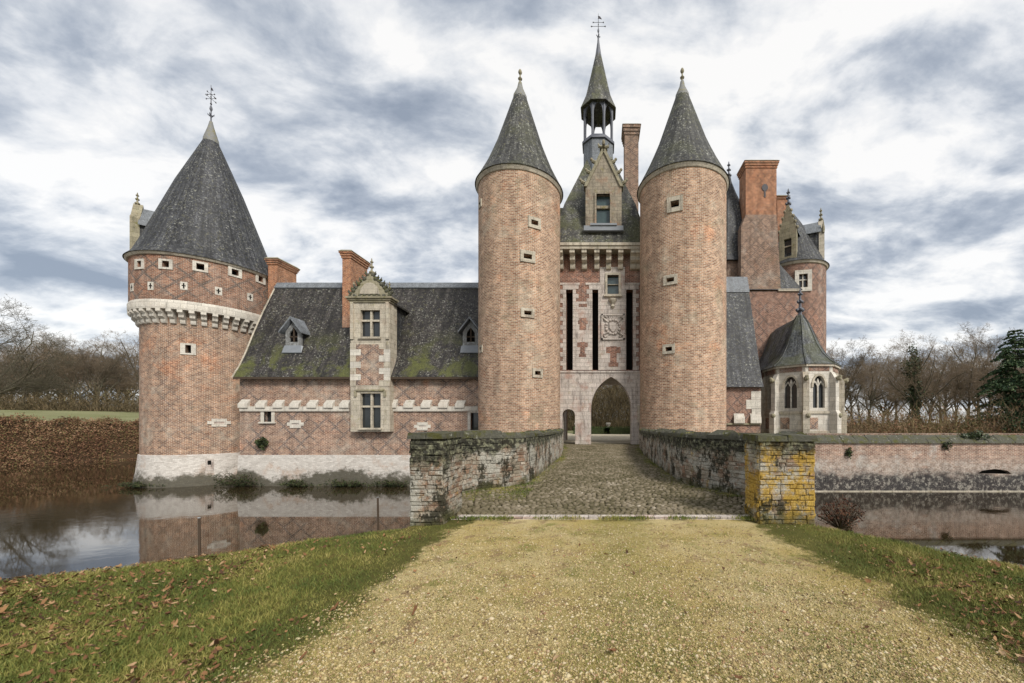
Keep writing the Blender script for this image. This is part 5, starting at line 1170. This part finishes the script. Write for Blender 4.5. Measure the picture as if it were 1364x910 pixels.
# conifer at the frame's edge
def conifer(x, y, H, label, name, wid=.26):
    t = thing(name, label, 'tree', (x, y, 0)); r = random.Random(5); V, S = [], [((0, 0, 0), (0, 0, H*.98), .22, .03)]; P = []
    z = H*.06
    while z < H*.98:
        L = wid*H*(1-z/H)**.75*(.75+.35*r.random())+.25; m = 4
        for k in range(m):
            a = r.uniform(0, 6.28); l = L*r.uniform(.5, 1.2); c, s = math.cos(a), math.sin(a)
            b = [(c*l*q, s*l*q, z+.18*l*math.sin(q*2.6)-.20*l*q*q) for q in (0, .35, .7, 1)]
            for i in range(3): S.append((b[i], b[i+1], .035*(1-i*.25), .03*(1-i*.3)))
            nq = int(46*l)
            for _ in range(nq):
                q = r.uniform(.2, 1.05); w = r.gauss(0, .16*l*(1.1-q*.6)); px_ = c*l*q-s*w; py_ = s*l*q+c*w; P.append((px_, py_, z+.18*l*math.sin(q*2.6)-.20*l*q*q-abs(w)*.25-r.random()*.14))
        z += H*.022*r.uniform(.5, 1.5)
    np_mesh('trunk', *prisms(S, 5), M['bark'], t); leaves('crown', np.array(P), .17, M['needle'], rng, t); return t
conifer(WX(1352, 52), 52, WZ(436, 52), 'dark green conifer with drooping branches beside the thicket', 'pine_tree', .36)
conifer(WX(1405, 48), 48, 10.5, 'shorter broad conifer partly cut by the picture edge beyond the tall one', 'pine_tree', .34)
# undergrowth masses: thin upright stems and withered leaves
def thicket(name, n, xr_, yr, hmax, mat, seed, lean=.5, wk=1.):
    """tangle of thin leaning twigs, dense near the ground"""
    r = np.random.default_rng(seed); x = r.uniform(*xr_, n); y = r.uniform(*yr, n); top = hmax*(.62+.38*np.sin(x*.31+1)*np.cos(y*.4+x*.17))
    z0 = r.random(n)**1.5*top; z = hgt(x, y)+z0; A = np.stack([x, y, z], 1); L = r.uniform(.5, 1.7, n)
    d = r.normal(size=(n, 3))*np.array([lean, lean, .35])+np.array([0, 0, .75]); d /= np.linalg.norm(d, axis=1, keepdims=True)
    B = A+d*L[:, None]; w = r.uniform(.012, .034, n)*wk; a = r.uniform(0, 6.28, n); W = np.stack([np.cos(a)*w, np.sin(a)*w, np.zeros(n)], 1)
    V = np.stack([A-W, A+W, B], 1).reshape(-1, 3); F = np.arange(n*3).reshape(n, 3)
    return np_mesh(name, V, F, mat, kind='stuff')
M['arch_under'] = mat_island('arch_under', [(0, (.045, .035, .022)), (.5, (.11, .088, .05)), (.8, (.18, .13, .075)), (1, (.14, .15, .055))], .95, .1, big=(.3, .4))
for nm, n, xs, ysr, hm, sd in (('thicket_undergrowth', 40000, (30, 100), (46, 72), 4.6, 1), ('wood_undergrowth', 60000, (-230, -105), (94, 122), 7.5, 2), ('arch_undergrowth', 150000, (-16, 22), (72, 90), 19.0, 3)):
    o = thicket(nm, n, xs, ysr, hm, M['arch_under'] if sd > 1 else M['under'], sd, .5, 2.6 if sd == 2 else 1.)
    o['label'] = {'thicket_undergrowth': 'brown leafless undergrowth of the thicket behind the moat wall', 'wood_undergrowth': 'greyish brown undergrowth along the wood beyond the meadow', 'arch_undergrowth': 'dark brown wood edge seen through the gate arch'}[nm]; o['category'] = 'undergrowth'
n = 9000; P = np.stack([rng.uniform(32, 92, n), rng.uniform(47, 60, n), np.abs(rng.normal(0, 1.3, n))], 1); o = leaves('withered_bracken', P, .16, M['bramble'], rng, kind='stuff'); o['label'] = 'rust brown bracken at the foot of the thicket'; o['category'] = 'bracken'
# bramble-covered far bank
n = 130000; t = rng.uniform(22, 80, n); s = rng.uniform(-.5, 6.5, n)
hh = np.where(s < 4.2, -3.25+1.30*np.maximum(s, 0)-.0, 2.15-.5*(s-4.2))+.35*np.sin(t*.8)*np.cos(s*1.4+t*.31)+.2*np.sin(t*2.3+s)
hh = np.maximum(hh, -3.15); hh = hh+rng.normal(0, .16, n)-np.abs(rng.normal(0, .18, n)); lx_ = -65+(t-40.7)*.5
P = np.stack([lx_-s*.894, t+s*.447, hh], 1); o = leaves('bramble_bank', P, .085, M['bramble'], rng, kind='stuff'); o['label'] = 'russet bramble and dead bracken covering the far moat bank'; o['category'] = 'brambles'
gv = []; tt_ = np.arange(12, 95, 1.0); ss = np.array([-.3, 0, 1, 2, 3, 4.2, 5.2, 6.6])
for t in tt_:
    for s in ss:
        h_ = (-3.3+1.22*max(s, 0) if s < 4.2 else 1.85-.75*(s-4.2))+.3*math.sin(t*.8)*math.cos(s*1.4+t*.31)-.25; lx0 = -65+(t-40.7)*.5; gv.append((lx0-s*.894, t+s*.447, h_))
vid = np.arange(len(gv)).reshape(len(tt_), len(ss)); F = np.stack([vid[:-1, :-1], vid[:-1, 1:], vid[1:, 1:], vid[1:, :-1]], -1).reshape(-1, 4)
np_mesh('bramble_litter', np.array(gv), F, M['bramble_core'], kind='stuff', smooth=True)['label'] = 'dark leaf litter under the brambles of the far bank'
# plants on and at the foot of the wing wall
def clump(name, label, cat, c, rad, n, size, mat, group=None, stems=0):
    t = thing(name, label, cat, c, group); v = rng.normal(size=(n, 3)); v /= np.linalg.norm(v, axis=1, keepdims=True); v *= rng.random((n, 1))**.45
    v = v*np.array(rad); v[:, 2] *= .9+.25*np.sin(v[:, 0]*5/rad[0]); o = leaves('foliage', v, size, mat, rng, t)
    if stems:
        S = [((0, 0, -rad[2]), tuple(v[i]), .012, .006) for i in range(stems)]; np_mesh('stems', *prisms(S, 3), M['twig_dark'], t)
    return t
clump('wall_fern', 'dark green fern tuft growing out of the wing wall', 'fern', (wx(352), YW-.25, wz(590)), (.5, .25, .48), 260, .11, M['bush'])
def straggle(name, label, c, w, h, n, mat):
    """trailing waterside weeds: many low sprays of leaves hanging to the water"""
    t = thing(name, label, 'bush', c); P = []; S = []
    for k in range(n):
        x0 = rng.normal(0, w*.45); top = h*rng.uniform(.3, 1.1)*math.exp(-(x0/w)**2); a = rng.normal(0, .6)
        p0 = np.array([x0, .1, -.1]); p1 = np.array([x0+math.sin(a)*top*1.3, -rng.uniform(.05, .5), top]); p2 = p1+np.array([math.sin(a)*.5*h+rng.normal(0, .15), -rng.uniform(0, .25), -rng.uniform(.1, .9)*top])
        S += [(tuple(p0), tuple(p1), .012, .009), (tuple(p1), tuple(p2), .009, .005)]
        for q in rng.uniform(.15, 1, 14): P.append((p0*(1-q)+p1*q if q < .5 else p1*(1-(q-.5)*2)+p2*(q-.5)*2)+rng.normal(0, .06, 3))
    leaves('foliage', np.array(P), .06, mat, rng, t); np_mesh('stems', *prisms(S, 3), M['twig_dark'], t)
for px, py, w, h, n, lab in ((319, 637, 1.5, .95, 90, 'large dark bush hanging at the waterline where tower meets wing'), (396, 641, 1.2, .42, 50, 'low dark weed mat at the wing foot under the small window'), (456, 642, .9, .5, 45, 'small dark bush at the wing foot under the stone bay'), (524, 644, 1.7, .45, 60, 'low dark weed mat at the wing foot beside the bridge pier'), (478, 643, .6, .4, 25, 'tiny dark tuft at the wing foot beside the small bush'), (222, 642, 1.6, .3, 50, 'thin dark weed fringe at the foot of the corner tower')):
    Yb = YW-.35 if px > 300 else 29.0; straggle('waterside_bush', lab, (WX(px, Yb) if px > 300 else -34.2, Yb if px > 300 else 27.75, WATER_Z+.12), w, h, n, M['bush'])
for px, py, w in ((1131, 603, .5), (1262, 594, .55)): clump('wall_weed', 'dark weed rooted in a crack of the moat wall', 'weed', (WX(px, 26.0), 26.0, WZ(py, 26.0)), (w*.6, .15, .4), 120, .08, M['bush'], 'weeds in the moat wall')
clump('ivy_mound', 'mound of pale and green ivy lying over the moat wall coping', 'ivy', (WX(1297, 26.5), 26.5, WZ(582, 26.5)), (1.2, .5, .42), 700, .09, M['ivy'])
t = clump('bank_bush', 'small reddish leafless bush on the bank beside the yellow pier', 'bush', (WX(1119, 6.9), 6.9, WZ(683, 6.9)), (.42, .35, .30), 900, .022, M['redbush'], None, 160)
# clipped hedge and urns seen through the gate
for x, w in ((-1.2, 2.6), (3.4, 3.0)):
    h = thing('clipped_hedge', 'low clipped green hedge across the courtyard behind the arch', 'hedge', (x, 52, 0), 'hedges across the courtyard')
    MB().box(x-w+.1, x+w-.1, 51.6, 52.4, 0, .85).build('hedge_core', M['bush'], h); q = np.stack([rng.uniform(-w, w, 1600), rng.uniform(-.5, .5, 1600), rng.uniform(0, 1.05, 1600)], 1); leaves('foliage', q, .09, M['hedge'], rng, h)
for x in (-3.4, 1.1, 5.4):
    u = thing('stone_urn', 'pale stone garden urn on a pedestal behind the courtyard hedge', 'urn', (x, 53.2, 0), 'urns behind the hedge')
    MB().box(x-.3, x+.3, 52.9, 53.5, 0, .9).build('pedestal', M['stone_white'], u); MB().lathe(x, 53.2, [(.18, .9), (.1, 1.05), (.32, 1.3), (.36, 1.5), (.25, 1.55), (.3, 1.62)], 12).build('bowl', M['stone_white'], u)
# stakes on the bank
for px, y, zt, lab in ((265.5, 5.6, WZ(690, 5.6), 'thin wooden stake on the grass bank in front of the tower reflection'), (503.5, 6.6, WZ(663, 6.6), 'thin wooden stake on the bank near the narrow bridge pier')):
    x = WX(px, y); z = float(hgt(np.array(x), np.array(y))); s = thing('bank_stake', lab, 'stake', (x, y, z))
    MB().tube([(x, y, z-.2), (x+.005, y, (z+zt)/2), (x-.004, y, zt)], [.02, .018, .016], 7).build('post', M['wood'], s); MB().tube([(x-.004, y, zt-.002), (x-.004, y, zt+.012)], [.019, .017], 7).build('cut_top', M['wood_grey'], s)

# ================================================================== FOREGROUND: grass, gravel, fallen leaves
rng = np.random.default_rng(99)
def inpath(x, y):
    l = -2.1+.16*fbm(y*3., np.ones_like(y), 11)-.02*np.maximum(0, 4-y); r = 2.5+.08*np.maximum(0, 5-y)+.2*fbm(y*3., 5*np.ones_like(y), 12)
    return (x > l) & (x < r) & (y < 6.3), np.minimum(x-l, r-x)
def fan(n, dmin, dmax, p=1.0, pl=-60, pr=1420):
    """points on the ground in front of the camera, denser where nearer"""
    u = rng.random(n); D = dmin*(dmax/dmin)**(u**p); px = rng.uniform(pl, pr, n); return (px-PX)/FPX*D*1.0, D
# lawn blades
x, y = fan(540000, 1.9, 8.5, .95, -420, 1800); ip, de = inpath(x, y); e = y-near_edge(x)
ed = de+.9*(.5*fbm(x*3.3, y*3.3, 61)+.5*fbm(x*9, y*9, 62))*.6
keep = (rng.random(len(x)) < np.clip(.5-ed*1.9, .0, 1)) & (e < .9) & ~((y > 5.95) & (x > -3.1) & (x < 3.5)) & (hgt(x, y) > -1.2)
x, y = x[keep], y[keep]; patch = fbm(x*1.8, y*1.8, 31); P = np.stack([x, y, hgt(x, y)-.004], 1)
H = rng.uniform(.012, .046, len(x))*(1+.75*patch)*(.62+.08*y)
blades('lawn_grass', P, H, M['grass'], rng, 1.3, .0026, kind='stuff')
x, y = fan(80000, 1.9, 6.3, 1., 200, 1480); ip, de = inpath(x, y); g = fbm(x*2.2, y*2.2, 41)+.5*fbm(x*6, y*6, 42); keep = ip & (rng.random(len(x)) < np.clip(.5+.6*g, .1, .95))
x, y = x[keep], y[keep]; blades('path_grass', np.stack([x, y, hgt(x, y)+.008], 1), rng.uniform(.008, .026, len(x)), M['grass_dry'], rng, 1.6, .0028, kind='stuff')
x, y = fan(60000, 1.9, 6.2, 1., 200, 1480); ip, de = inpath(x, y); g = fbm(x*1.9+3, y*1.9, 71)+.6*fbm(x*6.5, y*6.5, 72); keep = ip & (g > .42); x, y = x[keep], y[keep]
blades('path_moss', np.stack([x, y, hgt(x, y)+.008], 1), rng.uniform(.006, .022, len(x)), M['grass'], rng, 1.6, .003, kind='stuff')
# pebbles
x, y = fan(95000, 1.95, 6.3, 1., 150, 1480); ip, de = inpath(x, y); keep = rng.random(len(x)) < np.clip(.45+de*1.7+1.2*fbm(x*4, y*4, 63), 0, 1); x, y = x[keep], y[keep]; n = len(x)
sz = rng.gamma(2.2, .0023, n)+.003; V = pebbles(n, rng)*sz[:, None, None]+np.stack([x, y, hgt(x, y)+.011], 1)[:, None, :]
F = (np.arange(n)[:, None, None]*6+OCT[None]).reshape(-1, 3); np_mesh('path_pebbles', V.reshape(-1, 3), F, M['pebble'], kind='stuff')
# fallen leaves: curled five-point blades; the largest 300 one by one
def leaf_mesh(seed):
    r = random.Random(seed); mb = MB(); pts = []
    for k in range(10):
        a = 2*PI*k/10; q = (1 if k % 2 == 0 else .78)*r.uniform(.75, 1.1); pts.append((q*math.cos(a)*.5, q*math.sin(a)*1.05, .45*(q*math.sin(a))**2+.55*r.random()*abs(math.cos(a))))
    c = (0, 0, .02)
    for k in range(10): mb.face([c, pts[k], pts[(k+1) % 10]], None, True)
    me = mb.mesh('leaf'); me.materials.append(M['leaf_one']); return me
def mat_leaf_one():
    m, nt, b = new_mat('leaf_one'); r = nd(nt, 'ShaderNodeObjectInfo').outputs['Random']
    col = ramp(nt, r, [(0, (.05, .026, .016)), (.4, (.15, .068, .03)), (.75, (.27, .14, .06)), (1, (.38, .26, .15))]); put(nt, b, mixc(nt, .5, col, ramp(nt, noise(nt, pos(nt), 60, 4), [(.3, .4), (.7, 1.5)]), 'MULTIPLY'), .7, .3); return m
M['leaf_one'] = mat_leaf_one(); LM = [leaf_mesh(s) for s in range(7)]
x, y = fan(80000, 1.95, 7., 1., -400, 1750); ip, de = inpath(x, y); den = fbm(x*1.1, y*1.3, 51)+.5*fbm(x*3.1, y*3.1, 52)
left = x < 0; dd = np.clip(-.12+1.15*den+np.where(left, .55*sstep(-1.9, -4.5, x)*sstep(6.2, 3.2, y), .6*sstep(2.6, 3.6, x)*sstep(6, 3.4, y)), 0.006, .95)
keep = ~ip & (rng.random(len(x)) < dd*.8) & (y-near_edge(x) < .1) | (ip & (rng.random(len(x)) < .006)); x, y = x[keep], y[keep]; o_ = np.argsort(y); x, y = x[o_], y[o_]; z = hgt(x, y)
V, F = [], []
for i in range(len(x)):
    s = rng.gamma(4., .0031)+.005; rot = (rng.normal(0, .45), rng.normal(0, .45), rng.uniform(0, 6.28)); zz_ = float(z[i])+.022+rng.uniform(0, .02)
    if i < 300: inst('fallen_leaf', LM[i % 7], ground, (x[i], y[i], zz_), 0, (s, s, s), rot)
    else:
        me = LM[i % 7]; c, sn = math.cos(rot[2])*s, math.sin(rot[2])*s; tx, ty = rot[0], rot[1]; b = len(V)
        for v in me.vertices: V.append((x[i]+v.co.x*c-v.co.y*sn, y[i]+v.co.x*sn+v.co.y*c, zz_+s*(v.co.z+tx*v.co.y+ty*v.co.x)))
        F.extend([[b+k for k in p.vertices] for p in me.polygons])
np_mesh('leaf_litter', np.array(V), np.array(F), M['leaf'], kind='stuff')
# dead leaves and twigs drifting by the far bank and the tower
n = 260; t = rng.uniform(30, 70, n); off = rng.gamma(2., .8, n)+.3; P = np.stack([-65+(t-40.7)*.5+off*.9, t, np.full(n, WATER_Z+.012)], 1)
V = np.stack([P+np.array([-1, 0, 0])*.12, P+np.array([0, -.5, 0])*.3, P+np.array([1, 0, 0])*.14, P+np.array([0, .5, 0])*.3], 1).reshape(-1, 3); np_mesh('floating_leaves', V, np.arange(n*4).reshape(n, 4), M['leaf'], kind='stuff')
